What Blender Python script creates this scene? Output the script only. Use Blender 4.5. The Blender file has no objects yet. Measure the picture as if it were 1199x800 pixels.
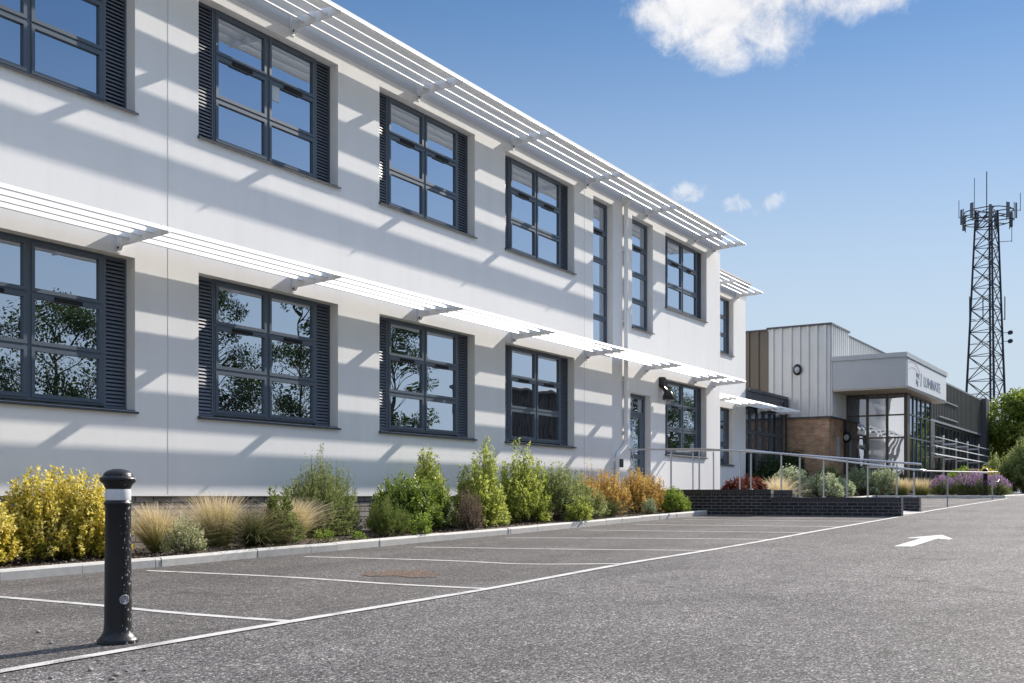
import bpy, math, random
import numpy as np
from mathutils import Vector, Matrix
R = math.radians
rng = np.random.default_rng(7)
random.seed(7)
S = bpy.context.scene
C = S.collection
# ------------------------------------------------------------------ camera
# world: X runs along the white facade away from the camera, Y towards the facade, Z up; eye at z = 0
TH = math.atan(785 / 1250.0)
cam_d = bpy.data.cameras.new('camera'); cam = bpy.data.objects.new('camera', cam_d); C.objects.link(cam)
cam.location = (0, 0, 0)
cam.rotation_euler = (R(90), 0, TH - R(90))
cam_d.sensor_width = 36.0
cam_d.lens = 1250 / 1199.0 * 36.0
cam_d.shift_y = (581 - 400) / 1199.0
cam_d.clip_start = 0.05; cam_d.clip_end = 5000
S.camera = cam
S.render.resolution_x = 1024; S.render.resolution_y = 683
def ray(px, py):
    u = (px - 599.5) / 1250.0; v = -(py - 581) / 1250.0
    return Vector((math.cos(TH) + u * math.sin(TH), math.sin(TH) - u * math.cos(TH), v))
# ------------------------------------------------------------------ light
TOSUN = Vector((5.05, -1.0, 3.25)).normalized()
SUN_EL = math.asin(TOSUN.z); SUN_AZ = math.atan2(TOSUN.x, TOSUN.y)
sd = bpy.data.lights.new('sun', 'SUN'); sd.energy = 3.9; sd.angle = R(0.42); sd.color = (1.0, 0.93, 0.84)
so = bpy.data.objects.new('sun', sd); C.objects.link(so)
so.rotation_euler = TOSUN.to_track_quat('Z', 'Y').to_euler(); so.location = (30, -30, 40)
S.view_settings.view_transform = 'Standard'; S.view_settings.look = 'None'
S.view_settings.exposure = 1.15; S.view_settings.gamma = 1.0
W = bpy.data.worlds.new('World'); S.world = W; W.use_nodes = True
wn = W.node_tree; wn.nodes.clear()
def N(nt, typ, **kw):
    n = nt.nodes.new(typ)
    for k, v in kw.items():
        if k.startswith('i_'): n.inputs[int(k[2:])].default_value = v
        else: setattr(n, k, v)
    return n
def mth(nt, op, a, b=None, c=None, clamp=False):
    n = nt.nodes.new('ShaderNodeMath'); n.operation = op; n.use_clamp = clamp
    for i, x in enumerate((a, b, c)):
        if x is None: continue
        if isinstance(x, (int, float)): n.inputs[i].default_value = x
        else: nt.links.new(x, n.inputs[i])
    return n.outputs[0]
def build_world():
    nt = wn; L = nt.links.new
    sky = N(nt, 'ShaderNodeTexSky', sky_type='NISHITA', sun_disc=False, sun_elevation=SUN_EL, sun_rotation=SUN_AZ,
            altitude=0, air_density=0.75, dust_density=0.0, ozone_density=3.2)
    tc = N(nt, 'ShaderNodeTexCoord')
    K = 1 / (0.085 * 2.173)
    sc = N(nt, 'ShaderNodeVectorMath', operation='MULTIPLY'); L(sky.outputs[0], sc.inputs[0]); sc.inputs[1].default_value = (.535, .635, .65)
    sz = N(nt, 'ShaderNodeSeparateXYZ'); L(tc.outputs['Generated'], sz.inputs[0])
    hz = N(nt, 'ShaderNodeMapRange', interpolation_type='SMOOTHSTEP'); L(sz.outputs[2], hz.inputs[0])
    hz.inputs[1].default_value = .06; hz.inputs[2].default_value = .46; hz.inputs[3].default_value = .97; hz.inputs[4].default_value = 0
    skm = N(nt, 'ShaderNodeMix', data_type='RGBA'); L(hz.outputs[0], skm.inputs[0]); L(sc.outputs[0], skm.inputs[6]); skm.inputs[7].default_value = (.60 * K, .695 * K, .785 * K, 1)
    # thin bright veil added overhead, out of view, as extra fill for the shaded walls
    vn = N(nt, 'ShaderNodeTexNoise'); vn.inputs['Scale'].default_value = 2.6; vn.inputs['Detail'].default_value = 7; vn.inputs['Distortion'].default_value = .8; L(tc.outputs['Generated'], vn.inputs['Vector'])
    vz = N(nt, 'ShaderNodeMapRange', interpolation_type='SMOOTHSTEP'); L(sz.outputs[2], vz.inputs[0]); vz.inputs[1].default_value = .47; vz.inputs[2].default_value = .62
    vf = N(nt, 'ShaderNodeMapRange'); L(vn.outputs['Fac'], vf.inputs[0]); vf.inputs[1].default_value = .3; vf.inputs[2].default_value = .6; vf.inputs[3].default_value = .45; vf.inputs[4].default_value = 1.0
    fill_veil = N(nt, 'ShaderNodeMix', data_type='RGBA'); L(mth(nt, 'MULTIPLY', vz.outputs[0], vf.outputs[0]), fill_veil.inputs[0]); L(skm.outputs[2], fill_veil.inputs[6]); fill_veil.inputs[7].default_value = (.82 * K, .99 * K, 1.36 * K, 1)
    # cloud patches, fixed to directions in the sky
    c = ray(900, 40).normalized(); t1 = c.cross(Vector((0, 0, 1))).normalized(); t2 = t1.cross(c).normalized()
    def dot(v):
        n = N(nt, 'ShaderNodeVectorMath', operation='DOT_PRODUCT'); L(tc.outputs['Generated'], n.inputs[0]); n.inputs[1].default_value = v
        return n.outputs['Value']
    dc = mth(nt, 'MAXIMUM', dot(c), 0.05)
    a = mth(nt, 'DIVIDE', dot(t1), dc); b = mth(nt, 'DIVIDE', dot(t2), dc)
    front = mth(nt, 'GREATER_THAN', dot(c), 0.3)
    cmb = N(nt, 'ShaderNodeCombineXYZ'); L(a, cmb.inputs[0]); L(b, cmb.inputs[1])
    def noise(sc, det=9, rough=0.62, dist=0.0, off=0.0):
        n = N(nt, 'ShaderNodeTexNoise'); n.inputs['Scale'].default_value = sc; n.inputs['Detail'].default_value = det
        n.inputs['Roughness'].default_value = rough; n.inputs['Distortion'].default_value = dist
        mp = N(nt, 'ShaderNodeMapping'); mp.inputs['Location'].default_value = (off, off * .7, 0); L(cmb.outputs[0], mp.inputs[0]); L(mp.outputs[0], n.inputs['Vector'])
        return n.outputs['Fac']
    n1 = noise(13, 11, 0.62, 0.25); n2 = noise(46, 8, 0.68, 0.5, 3.1)
    def ell(px, py, rx, ry, amp=1.0, rot=0.0):
        d = ray(px, py).normalized(); A = d.dot(t1) / d.dot(c); B = d.dot(t2) / d.dot(c)
        da = mth(nt, 'SUBTRACT', a, A); db = mth(nt, 'SUBTRACT', b, B)
        cr, sr = math.cos(rot), math.sin(rot)
        p = mth(nt, 'ADD', mth(nt, 'MULTIPLY', da, cr), mth(nt, 'MULTIPLY', db, sr))
        q = mth(nt, 'SUBTRACT', mth(nt, 'MULTIPLY', db, cr), mth(nt, 'MULTIPLY', da, sr))
        p = mth(nt, 'DIVIDE', p, rx / 1250.0); q = mth(nt, 'DIVIDE', q, ry / 1250.0)
        r2 = mth(nt, 'ADD', mth(nt, 'MULTIPLY', p, p), mth(nt, 'MULTIPLY', q, q))
        return mth(nt, 'MAXIMUM', mth(nt, 'MULTIPLY', mth(nt, 'SUBTRACT', 1.0, r2), amp), -1.0)
    m = ell(868, 4, 112, 58)
    for e in [(965, -10, 90, 38), (842, 50, 46, 34), (905, 26, 50, 32), (782, 12, 40, 26), (1020, -4, 38, 20)]:
        m = mth(nt, 'MAXIMUM', m, ell(*e))
    big = mth(nt, 'ADD', mth(nt, 'MULTIPLY', m, 0.9), mth(nt, 'MULTIPLY', mth(nt, 'SUBTRACT', n1, 0.52), 3.4))
    big = mth(nt, 'ADD', big, mth(nt, 'MULTIPLY', mth(nt, 'SUBTRACT', n2, 0.5), 1.1))
    mr = N(nt, 'ShaderNodeMapRange', interpolation_type='SMOOTHSTEP'); L(big, mr.inputs[0])
    mr.inputs[1].default_value = -0.2; mr.inputs[2].default_value = 1.0
    w = ell(806, 226, 30, 12, .8)
    for e in [(864, 239, 22, 10, .9), (903, 237, 22, 10, 1.0, 0.5), (800, 244, 16, 7, .5), (755, 222, 18, 6, .3), (845, 240, 20, 7, .4)]:
        w = mth(nt, 'MAXIMUM', w, ell(*e))
    wisp = mth(nt, 'ADD', mth(nt, 'MULTIPLY', w, 0.9), mth(nt, 'MULTIPLY', mth(nt, 'SUBTRACT', n2, 0.52), 4.0))
    mw = N(nt, 'ShaderNodeMapRange', interpolation_type='SMOOTHSTEP'); L(wisp, mw.inputs[0])
    mw.inputs[1].default_value = -0.1; mw.inputs[2].default_value = 1.2; mw.inputs[4].default_value = 0.6
    cover = mth(nt, 'MULTIPLY', mth(nt, 'MAXIMUM', mr.outputs[0], mw.outputs[0]), front)
    cr = N(nt, 'ShaderNodeMapRange'); L(mth(nt, 'ADD', mth(nt, 'MULTIPLY', n1, .5), mth(nt, 'MULTIPLY', n2, .5)), cr.inputs[0])
    cr.inputs[1].default_value = .35; cr.inputs[2].default_value = .65; cr.inputs[3].default_value = 4.4; cr.inputs[4].default_value = 5.3
    cc = N(nt, 'ShaderNodeCombineColor'); L(cr.outputs[0], cc.inputs[0]); L(cr.outputs[0], cc.inputs[1]); L(mth(nt, 'MULTIPLY', cr.outputs[0], 1.02), cc.inputs[2])
    mix = N(nt, 'ShaderNodeMix', data_type='RGBA'); L(cover, mix.inputs[0]); L(fill_veil.outputs[2], mix.inputs[6]); L(cc.outputs[0], mix.inputs[7])
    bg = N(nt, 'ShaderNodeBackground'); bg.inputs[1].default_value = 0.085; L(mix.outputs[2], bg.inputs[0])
    o = N(nt, 'ShaderNodeOutputWorld'); L(bg.outputs[0], o.inputs[0])
build_world()
# ------------------------------------------------------------------ helpers
class MB:
    def __init__(s): s.v = []; s.f = []; s.m = []; s.sm = []
    def add(s, vs, fs, m=0, smooth=False):
        o = len(s.v); s.v += [tuple(x) for x in vs]
        for f in fs: s.f.append([o + i for i in f]); s.m.append(m); s.sm.append(smooth)
        return s
    def quad(s, a, b, c, d, m=0): return s.add([a, b, c, d], [(0, 1, 2, 3)], m)
    def box(s, x0, x1, y0, y1, z0, z1, m=0):
        v = [(x0, y0, z0), (x1, y0, z0), (x1, y1, z0), (x0, y1, z0), (x0, y0, z1), (x1, y0, z1), (x1, y1, z1), (x0, y1, z1)]
        return s.add(v, [(0, 3, 2, 1), (4, 5, 6, 7), (0, 1, 5, 4), (1, 2, 6, 5), (2, 3, 7, 6), (3, 0, 4, 7)], m)
    def prismX(s, poly, x0, x1, m=0, smooth=False, caps=True):      # poly: (y, z), extruded along X
        n = len(poly); v = [(x0, y, z) for y, z in poly] + [(x1, y, z) for y, z in poly]
        s.add(v, [(i, (i + 1) % n, n + (i + 1) % n, n + i) for i in range(n)], m, smooth)
        if caps: s.add(v, [tuple(range(n))[::-1], tuple(range(n, 2 * n))], m)
        return s
    def extrude(s, pts, vec, m=0):                                   # planar polygon, extruded by vec
        n = len(pts); vec = Vector(vec); v = [Vector(p) for p in pts]; v2 = [p + vec for p in v]
        s.add(v + v2, [(i, (i + 1) % n, n + (i + 1) % n, n + i) for i in range(n)], m)
        s.add(v + v2, [tuple(range(n))[::-1], tuple(range(n, 2 * n))], m); return s
    def tube(s, pts, r, n=8, m=0, cap=True, smooth=True):
        pts = [Vector(p) for p in pts]; rs = r if isinstance(r, (list, tuple)) else [r] * len(pts)
        rings = []; up = None
        for i, p in enumerate(pts):
            d = (pts[min(i + 1, len(pts) - 1)] - pts[max(i - 1, 0)]).normalized()
            if up is None:
                up = Vector((0, 0, 1)) if abs(d.z) < .9 else Vector((1, 0, 0))
            a = d.cross(up).normalized(); b = a.cross(d).normalized(); up = b
            rings.append([p + (a * math.cos(2 * math.pi * k / n + math.pi / n) + b * math.sin(2 * math.pi * k / n + math.pi / n)) * rs[i] for k in range(n)])
        v = [x for r_ in rings for x in r_]
        f = [(i * n + k, i * n + (k + 1) % n, (i + 1) * n + (k + 1) % n, (i + 1) * n + k) for i in range(len(pts) - 1) for k in range(n)]
        s.add(v, f, m, smooth)
        if cap: s.add(rings[0], [tuple(range(n))[::-1]], m); s.add(rings[-1], [tuple(range(n))], m)
        return s
    def lathe(s, prof, cx=0, cy=0, cz=0, n=32, m=0, smooth=True):    # prof: (r, z)
        v = [(cx + r * math.cos(2 * math.pi * k / n), cy + r * math.sin(2 * math.pi * k / n), cz + z) for r, z in prof for k in range(n)]
        f = [(i * n + k, i * n + (k + 1) % n, (i + 1) * n + (k + 1) % n, (i + 1) * n + k) for i in range(len(prof) - 1) for k in range(n)]
        return s.add(v, f, m, smooth)
    def build(s, name, mat, parent=None, loc=(0, 0, 0), bevel=0):
        me = bpy.data.meshes.new(name); me.from_pydata(s.v, [], s.f); me.validate(clean_customdata=False)
        for mm in (mat if isinstance(mat, (list, tuple)) else [mat]): me.materials.append(mm)
        if len(me.polygons) == len(s.m):
            me.polygons.foreach_set('material_index', s.m); me.polygons.foreach_set('use_smooth', s.sm)
        me.update()
        o = bpy.data.objects.new(name, me); C.objects.link(o); o.location = loc
        if parent: o.parent = parent
        if bevel:
            b = o.modifiers.new('bevel', 'BEVEL'); b.width = bevel; b.segments = 2; b.limit_method = 'ANGLE'
        return o
def tag(o, label=None, cat=None, group=None, kind=None):
    if label: o['label'] = label
    if cat: o['category'] = cat
    if group: o['group'] = group
    if kind: o['kind'] = kind
    return o
def empty(name, loc, label, cat, group=None):
    o = bpy.data.objects.new(name, None); C.objects.link(o); o.location = loc; o.empty_display_size = .3
    return tag(o, label, cat, group)
def struct(o, kind='structure'): o['kind'] = kind; return o
# ------------------------------------------------------------------ materials
def mat(name, col=(.5, .5, .5), rough=.5, metal=0.0, spec=.5, noise=None, bump=None, trans=0):
    m = bpy.data.materials.new(name); m.use_nodes = True; nt = m.node_tree; L = nt.links.new
    p = nt.nodes['Principled BSDF']; p.inputs['Base Color'].default_value = (*col, 1); p.inputs['Roughness'].default_value = rough
    p.inputs['Metallic'].default_value = metal; p.inputs['Specular IOR Level'].default_value = spec
    geo = N(nt, 'ShaderNodeNewGeometry')
    if noise:                                     # (scale, amount 0..1, second colour)
        sc, amt, c2 = noise
        n = N(nt, 'ShaderNodeTexNoise'); n.inputs['Scale'].default_value = sc; n.inputs['Detail'].default_value = 8; n.inputs['Roughness'].default_value = .65
        L(geo.outputs['Position'], n.inputs['Vector'])
        r = N(nt, 'ShaderNodeMapRange'); L(n.outputs['Fac'], r.inputs[0]); r.inputs[1].default_value = .35; r.inputs[2].default_value = .68; r.inputs[4].default_value = amt
        mx = N(nt, 'ShaderNodeMix', data_type='RGBA'); L(r.outputs[0], mx.inputs[0]); mx.inputs[6].default_value = (*col, 1); mx.inputs[7].default_value = (*c2, 1)
        L(mx.outputs[2], p.inputs['Base Color'])
    if bump:                                      # (scale, strength, distance)
        n = N(nt, 'ShaderNodeTexNoise'); n.inputs['Scale'].default_value = bump[0]; n.inputs['Detail'].default_value = 4
        L(geo.outputs['Position'], n.inputs['Vector'])
        b = N(nt, 'ShaderNodeBump'); b.inputs['Strength'].default_value = bump[1]; b.inputs['Distance'].default_value = bump[2]
        L(n.outputs['Fac'], b.inputs['Height']); L(b.outputs[0], p.inputs['Normal'])
    return m
def m_render():
    m = mat('white_render', (.80, .785, .755), .85, spec=.25)
    nt = m.node_tree; L = nt.links.new; p = nt.nodes['Principled BSDF']; geo = N(nt, 'ShaderNodeNewGeometry')
    mp = N(nt, 'ShaderNodeMapping'); mp.inputs['Scale'].default_value = (1.0, 1.0, .22); L(geo.outputs['Position'], mp.inputs[0])
    n = N(nt, 'ShaderNodeTexNoise'); n.inputs['Scale'].default_value = 1.3; n.inputs['Detail'].default_value = 9; n.inputs['Roughness'].default_value = .7; L(mp.outputs[0], n.inputs['Vector'])
    r = N(nt, 'ShaderNodeMapRange'); L(n.outputs['Fac'], r.inputs[0]); r.inputs[1].default_value = .3; r.inputs[2].default_value = .7; r.inputs[4].default_value = .55
    mx = N(nt, 'ShaderNodeMix', data_type='RGBA'); L(r.outputs[0], mx.inputs[0]); mx.inputs[6].default_value = (.86, .85, .835, 1); mx.inputs[7].default_value = (.80, .79, .775, 1)
    L(mx.outputs[2], p.inputs['Base Color'])
    mp2 = N(nt, 'ShaderNodeMapping'); mp2.inputs['Scale'].default_value = (3.1, 3.1, .30); L(geo.outputs['Position'], mp2.inputs[0])
    k = N(nt, 'ShaderNodeTexNoise'); k.inputs['Scale'].default_value = 1; k.inputs['Detail'].default_value = 6; k.inputs['Roughness'].default_value = .6; L(mp2.outputs[0], k.inputs['Vector'])
    kr = N(nt, 'ShaderNodeMapRange'); L(k.outputs['Fac'], kr.inputs[0]); kr.inputs[1].default_value = .50; kr.inputs[2].default_value = .85; kr.inputs[3].default_value = 1.0; kr.inputs[4].default_value = .93
    ks = N(nt, 'ShaderNodeVectorMath', operation='SCALE'); L(mx.outputs[2], ks.inputs[0]); L(kr.outputs[0], ks.inputs['Scale']); L(ks.outputs[0], p.inputs['Base Color'])
    g = N(nt, 'ShaderNodeTexNoise'); g.inputs['Scale'].default_value = 130; g.inputs['Detail'].default_value = 3; L(geo.outputs['Position'], g.inputs['Vector'])
    b = N(nt, 'ShaderNodeBump'); b.inputs['Strength'].default_value = .5; b.inputs['Distance'].default_value = .004; L(g.outputs['Fac'], b.inputs['Height']); L(b.outputs[0], p.inputs['Normal'])
    return m
def m_brick(name, c1, c2, mortar, rough=.7, bw=.225, bh=.075, ms=.010, spec=.3):
    m = mat(name, c1, rough, spec=spec); nt = m.node_tree; L = nt.links.new; p = nt.nodes['Principled BSDF']; geo = N(nt, 'ShaderNodeNewGeometry')
    sp = N(nt, 'ShaderNodeSeparateXYZ'); L(geo.outputs['Position'], sp.inputs[0])
    cb = N(nt, 'ShaderNodeCombineXYZ'); L(mth(nt, 'ADD', sp.outputs[0], sp.outputs[1]), cb.inputs[0]); L(sp.outputs[2], cb.inputs[1])
    br = N(nt, 'ShaderNodeTexBrick'); L(cb.outputs[0], br.inputs['Vector'])
    br.inputs['Color1'].default_value = (*c1, 1); br.inputs['Color2'].default_value = (*c2, 1); br.inputs['Mortar'].default_value = (*mortar, 1)
    br.inputs['Scale'].default_value = 1; br.inputs['Mortar Size'].default_value = ms; br.inputs['Brick Width'].default_value = bw; br.inputs['Row Height'].default_value = bh; br.inputs['Bias'].default_value = -.1
    n = N(nt, 'ShaderNodeTexNoise'); n.inputs['Scale'].default_value = 2.2; n.inputs['Detail'].default_value = 8; L(geo.outputs['Position'], n.inputs['Vector'])
    r = N(nt, 'ShaderNodeMapRange'); L(n.outputs['Fac'], r.inputs[0]); r.inputs[1].default_value = .3; r.inputs[2].default_value = .75; r.inputs[3].default_value = .65; r.inputs[4].default_value = 1.35
    mu = N(nt, 'ShaderNodeVectorMath', operation='SCALE'); L(br.outputs[0], mu.inputs[0]); L(r.outputs[0], mu.inputs['Scale']); L(mu.outputs[0], p.inputs['Base Color'])
    b = N(nt, 'ShaderNodeBump'); b.inputs['Strength'].default_value = .6; b.inputs['Distance'].default_value = .006; b.invert = True; L(br.outputs['Fac'], b.inputs['Height']); L(b.outputs[0], p.inputs['Normal'])
    return m
def m_asphalt(rust=False):
    m = mat('rust_stained_asphalt' if rust else 'asphalt', (.08, .08, .08), .88, spec=.25); nt = m.node_tree; L = nt.links.new; p = nt.nodes['Principled BSDF']; geo = N(nt, 'ShaderNodeNewGeometry')
    def vor(sc, feat='F1'):
        v = N(nt, 'ShaderNodeTexVoronoi', feature=feat); v.inputs['Scale'].default_value = sc; L(geo.outputs['Position'], v.inputs['Vector']); return v
    v1 = vor(92); v2 = vor(190)
    def ramp(inp, stops):
        r = N(nt, 'ShaderNodeValToRGB'); L(inp, r.inputs[0]); e = r.color_ramp.elements
        e[0].position, e[0].color = stops[0][0], (*stops[0][1], 1); e[1].position, e[1].color = stops[-1][0], (*stops[-1][1], 1)
        for q, c in stops[1:-1]: x = e.new(q); x.color = (*c, 1)
        return r.outputs[0]
    sep = N(nt, 'ShaderNodeSeparateColor'); L(v1.outputs['Color'], sep.inputs[0])
    road = ramp(sep.outputs[0], [(0, (.016, .015, .016)), (.22, (.055, .052, .052)), (.6, (.122, .112, .108)), (.88, (.19, .176, .170)), (1, (.44, .41, .39))])
    bay = ramp(sep.outputs[0], [(0, (.022, .02, .018)), (.25, (.066, .060, .056)), (.65, (.118, .108, .103)), (.93, (.18, .165, .157)), (1, (.40, .37, .34))])
    sp = N(nt, 'ShaderNodeSeparateXYZ'); L(geo.outputs['Position'], sp.inputs[0])
    edge = mth(nt, 'GREATER_THAN', sp.outputs[1], 5.2)
    mx = N(nt, 'ShaderNodeMix', data_type='RGBA'); L(edge, mx.inputs[0]); L(road, mx.inputs[6]); L(bay, mx.inputs[7])
    sp2 = N(nt, 'ShaderNodeSeparateColor'); L(v2.outputs['Color'], sp2.inputs[0])
    f2 = N(nt, 'ShaderNodeMapRange'); L(sp2.outputs[1], f2.inputs[0]); f2.inputs[3].default_value = .7; f2.inputs[4].default_value = 1.35
    n = N(nt, 'ShaderNodeTexNoise'); n.inputs['Scale'].default_value = .55; n.inputs['Detail'].default_value = 9; n.inputs['Roughness'].default_value = .62; n.inputs['Distortion'].default_value = .6; L(geo.outputs['Position'], n.inputs['Vector'])
    f3 = N(nt, 'ShaderNodeMapRange'); L(n.outputs['Fac'], f3.inputs[0]); f3.inputs[1].default_value = .3; f3.inputs[2].default_value = .7; f3.inputs[3].default_value = .74; f3.inputs[4].default_value = 1.22
    n4 = N(nt, 'ShaderNodeTexNoise'); n4.inputs['Scale'].default_value = 9; n4.inputs['Detail'].default_value = 5; L(geo.outputs['Position'], n4.inputs['Vector'])
    f4 = N(nt, 'ShaderNodeMapRange'); L(n4.outputs['Fac'], f4.inputs[0]); f4.inputs[1].default_value = .3; f4.inputs[2].default_value = .7; f4.inputs[3].default_value = .85; f4.inputs[4].default_value = 1.15
    mp = N(nt, 'ShaderNodeMapping'); mp.inputs['Scale'].default_value = (.10, 1.5, 1); L(geo.outputs['Position'], mp.inputs[0])
    n5 = N(nt, 'ShaderNodeTexNoise'); n5.inputs['Scale'].default_value = 1; n5.inputs['Detail'].default_value = 4; L(mp.outputs[0], n5.inputs['Vector'])
    f5 = N(nt, 'ShaderNodeMapRange'); L(n5.outputs['Fac'], f5.inputs[0]); f5.inputs[1].default_value = .35; f5.inputs[2].default_value = .65; f5.inputs[3].default_value = .87; f5.inputs[4].default_value = 1.1
    n6 = N(nt, 'ShaderNodeTexNoise'); n6.inputs['Scale'].default_value = 1.9; n6.inputs['Detail'].default_value = 3; L(geo.outputs['Position'], n6.inputs['Vector'])
    f6 = N(nt, 'ShaderNodeMapRange', interpolation_type='SMOOTHSTEP'); L(n6.outputs['Fac'], f6.inputs[0]); f6.inputs[1].default_value = .64; f6.inputs[2].default_value = .72; f6.inputs[3].default_value = 1.0; f6.inputs[4].default_value = .72
    v3 = vor(26); f7 = N(nt, 'ShaderNodeMapRange'); L(v3.outputs['Distance'], f7.inputs[0]); f7.inputs[1].default_value = .13; f7.inputs[2].default_value = .20; f7.inputs[3].default_value = .35; f7.inputs[4].default_value = 1.0
    tot = mth(nt, 'MULTIPLY', mth(nt, 'MULTIPLY', f2.outputs[0], f3.outputs[0]), f4.outputs[0])
    tot = mth(nt, 'MULTIPLY', mth(nt, 'MULTIPLY', tot, f5.outputs[0]), mth(nt, 'MULTIPLY', f6.outputs[0], f7.outputs[0]))
    mu = N(nt, 'ShaderNodeVectorMath', operation='SCALE'); L(mx.outputs[2], mu.inputs[0]); L(tot, mu.inputs['Scale']); L(mu.outputs[0], p.inputs['Base Color'])
    if rust:
        rn = N(nt, 'ShaderNodeTexNoise'); rn.inputs['Scale'].default_value = 13; rn.inputs['Detail'].default_value = 4; L(geo.outputs['Position'], rn.inputs['Vector'])
        dv = N(nt, 'ShaderNodeVectorMath', operation='DISTANCE'); L(geo.outputs['Position'], dv.inputs[0]); dv.inputs[1].default_value = (8.78, 6.86, -.807)
        rr = N(nt, 'ShaderNodeMapRange'); L(mth(nt, 'SUBTRACT', rn.outputs['Fac'], mth(nt, 'MULTIPLY', dv.outputs['Value'], .38)), rr.inputs[0]); rr.inputs[1].default_value = .30; rr.inputs[2].default_value = .36
        rc = ramp(sep.outputs[0], [(0, (.025, .016, .012)), (.5, (.095, .060, .042)), (1, (.30, .19, .13))])
        rm = N(nt, 'ShaderNodeMix', data_type='RGBA'); L(rr.outputs[0], rm.inputs[0]); L(mu.outputs[0], rm.inputs[6]); L(rc, rm.inputs[7]); L(rm.outputs[2], p.inputs['Base Color'])
    h = mth(nt, 'ADD', mth(nt, 'MULTIPLY', sep.outputs[2], .6), mth(nt, 'SUBTRACT', 1.0, mth(nt, 'MULTIPLY', v1.outputs['Distance'], 1.0)))
    b = N(nt, 'ShaderNodeBump'); b.inputs['Strength'].default_value = .8; b.inputs['Distance'].default_value = .006; L(h, b.inputs['Height']); L(b.outputs[0], p.inputs['Normal'])
    return m
def m_paint():
    m = mat('road_paint', (.7, .7, .68), .7, spec=.3); nt = m.node_tree; L = nt.links.new; p = nt.nodes['Principled BSDF']; geo = N(nt, 'ShaderNodeNewGeometry')
    n = N(nt, 'ShaderNodeTexNoise'); n.inputs['Scale'].default_value = 120; n.inputs['Detail'].default_value = 3; L(geo.outputs['Position'], n.inputs['Vector'])
    n2 = N(nt, 'ShaderNodeTexNoise'); n2.inputs['Scale'].default_value = 5; n2.inputs['Detail'].default_value = 6; L(geo.outputs['Position'], n2.inputs['Vector'])
    s = mth(nt, 'ADD', mth(nt, 'MULTIPLY', n.outputs['Fac'], .6), mth(nt, 'MULTIPLY', n2.outputs['Fac'], .5))
    r = N(nt, 'ShaderNodeMapRange'); L(s, r.inputs[0]); r.inputs[1].default_value = .565; r.inputs[2].default_value = .70
    mx = N(nt, 'ShaderNodeMix', data_type='RGBA'); L(r.outputs[0], mx.inputs[0]); mx.inputs[6].default_value = (.52, .505, .48, 1); mx.inputs[7].default_value = (.15, .14, .135, 1); L(mx.outputs[2], p.inputs['Base Color'])
    b = N(nt, 'ShaderNodeBump'); b.inputs['Strength'].default_value = .5; b.inputs['Distance'].default_value = .003; L(n.outputs['Fac'], b.inputs['Height']); L(b.outputs[0], p.inputs['Normal'])
    return m
def m_glass(name, tint=(.012, .016, .022), refl=.5, wav=.0):
    m = bpy.data.materials.new(name); m.use_nodes = True; nt = m.node_tree; nt.nodes.clear(); L = nt.links.new
    d = N(nt, 'ShaderNodeBsdfDiffuse'); d.inputs[0].default_value = (*tint, 1)
    g = N(nt, 'ShaderNodeBsdfGlossy'); g.inputs[0].default_value = (.80, .88, 1.0, 1); g.inputs['Roughness'].default_value = 0.0
    geo = N(nt, 'ShaderNodeNewGeometry'); n = N(nt, 'ShaderNodeTexNoise'); n.inputs['Scale'].default_value = 1.1; n.inputs['Detail'].default_value = 1; L(geo.outputs['Position'], n.inputs['Vector'])
    b = N(nt, 'ShaderNodeBump'); b.inputs['Strength'].default_value = 1; b.inputs['Distance'].default_value = .004 + wav; L(n.outputs['Fac'], b.inputs['Height']); L(b.outputs[0], g.inputs['Normal'])
    lw = N(nt, 'ShaderNodeLayerWeight'); lw.inputs[0].default_value = .35
    r = N(nt, 'ShaderNodeMapRange'); L(lw.outputs['Facing'], r.inputs[0]); r.inputs[1].default_value = .1; r.inputs[2].default_value = .95; r.inputs[3].default_value = refl; r.inputs[4].default_value = min(1, refl + .35)
    mx = N(nt, 'ShaderNodeMixShader'); L(r.outputs[0], mx.inputs[0]); L(d.outputs[0], mx.inputs[1]); L(g.outputs[0], mx.inputs[2])
    o = N(nt, 'ShaderNodeOutputMaterial'); L(mx.outputs[0], o.inputs[0]); return m
def m_leaf(name, cols, rough=.6, trans=.35):
    m = bpy.data.materials.new(name); m.use_nodes = True; nt = m.node_tree; L = nt.links.new; p = nt.nodes['Principled BSDF']
    a = N(nt, 'ShaderNodeAttribute', attribute_name='tint')
    r = N(nt, 'ShaderNodeValToRGB'); L(a.outputs['Fac'], r.inputs[0]); e = r.color_ramp.elements
    e[0].position = cols[0][0]; e[0].color = (*cols[0][1], 1); e[1].position = cols[-1][0]; e[1].color = (*cols[-1][1], 1)
    for q, c in cols[1:-1]: x = e.new(q); x.color = (*c, 1)
    L(r.outputs[0], p.inputs['Base Color']); p.inputs['Roughness'].default_value = rough; p.inputs['Specular IOR Level'].default_value = .2
    t = N(nt, 'ShaderNodeBsdfTranslucent'); L(r.outputs[0], t.inputs[0]); mx = N(nt, 'ShaderNodeMixShader'); mx.inputs[0].default_value = trans
    o = nt.nodes['Material Output']; L(p.outputs[0], mx.inputs[1]); L(t.outputs[0], mx.inputs[2]); L(mx.outputs[0], o.inputs[0]); return m
M = {}
M['render'] = m_render()
M['fascia'] = mat('eaves_fascia', (.62, .61, .60), .55, noise=(3, .3, (.55, .54, .53)))
M['white_metal'] = mat('white_metal', (.80, .80, .79), .38, noise=(6, .3, (.70, .70, .69)))
M['steel_plate'] = mat('plate_metal', (.80, .81, .82), .38, noise=(9, .4, (.66, .66, .68)))
M['frame'] = mat('frame_grey', (.082, .108, .142), .36, noise=(5, .25, (.10, .125, .155)))
M['louvre'] = mat('louvre_grey', (.11, .13, .165), .42)
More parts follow.
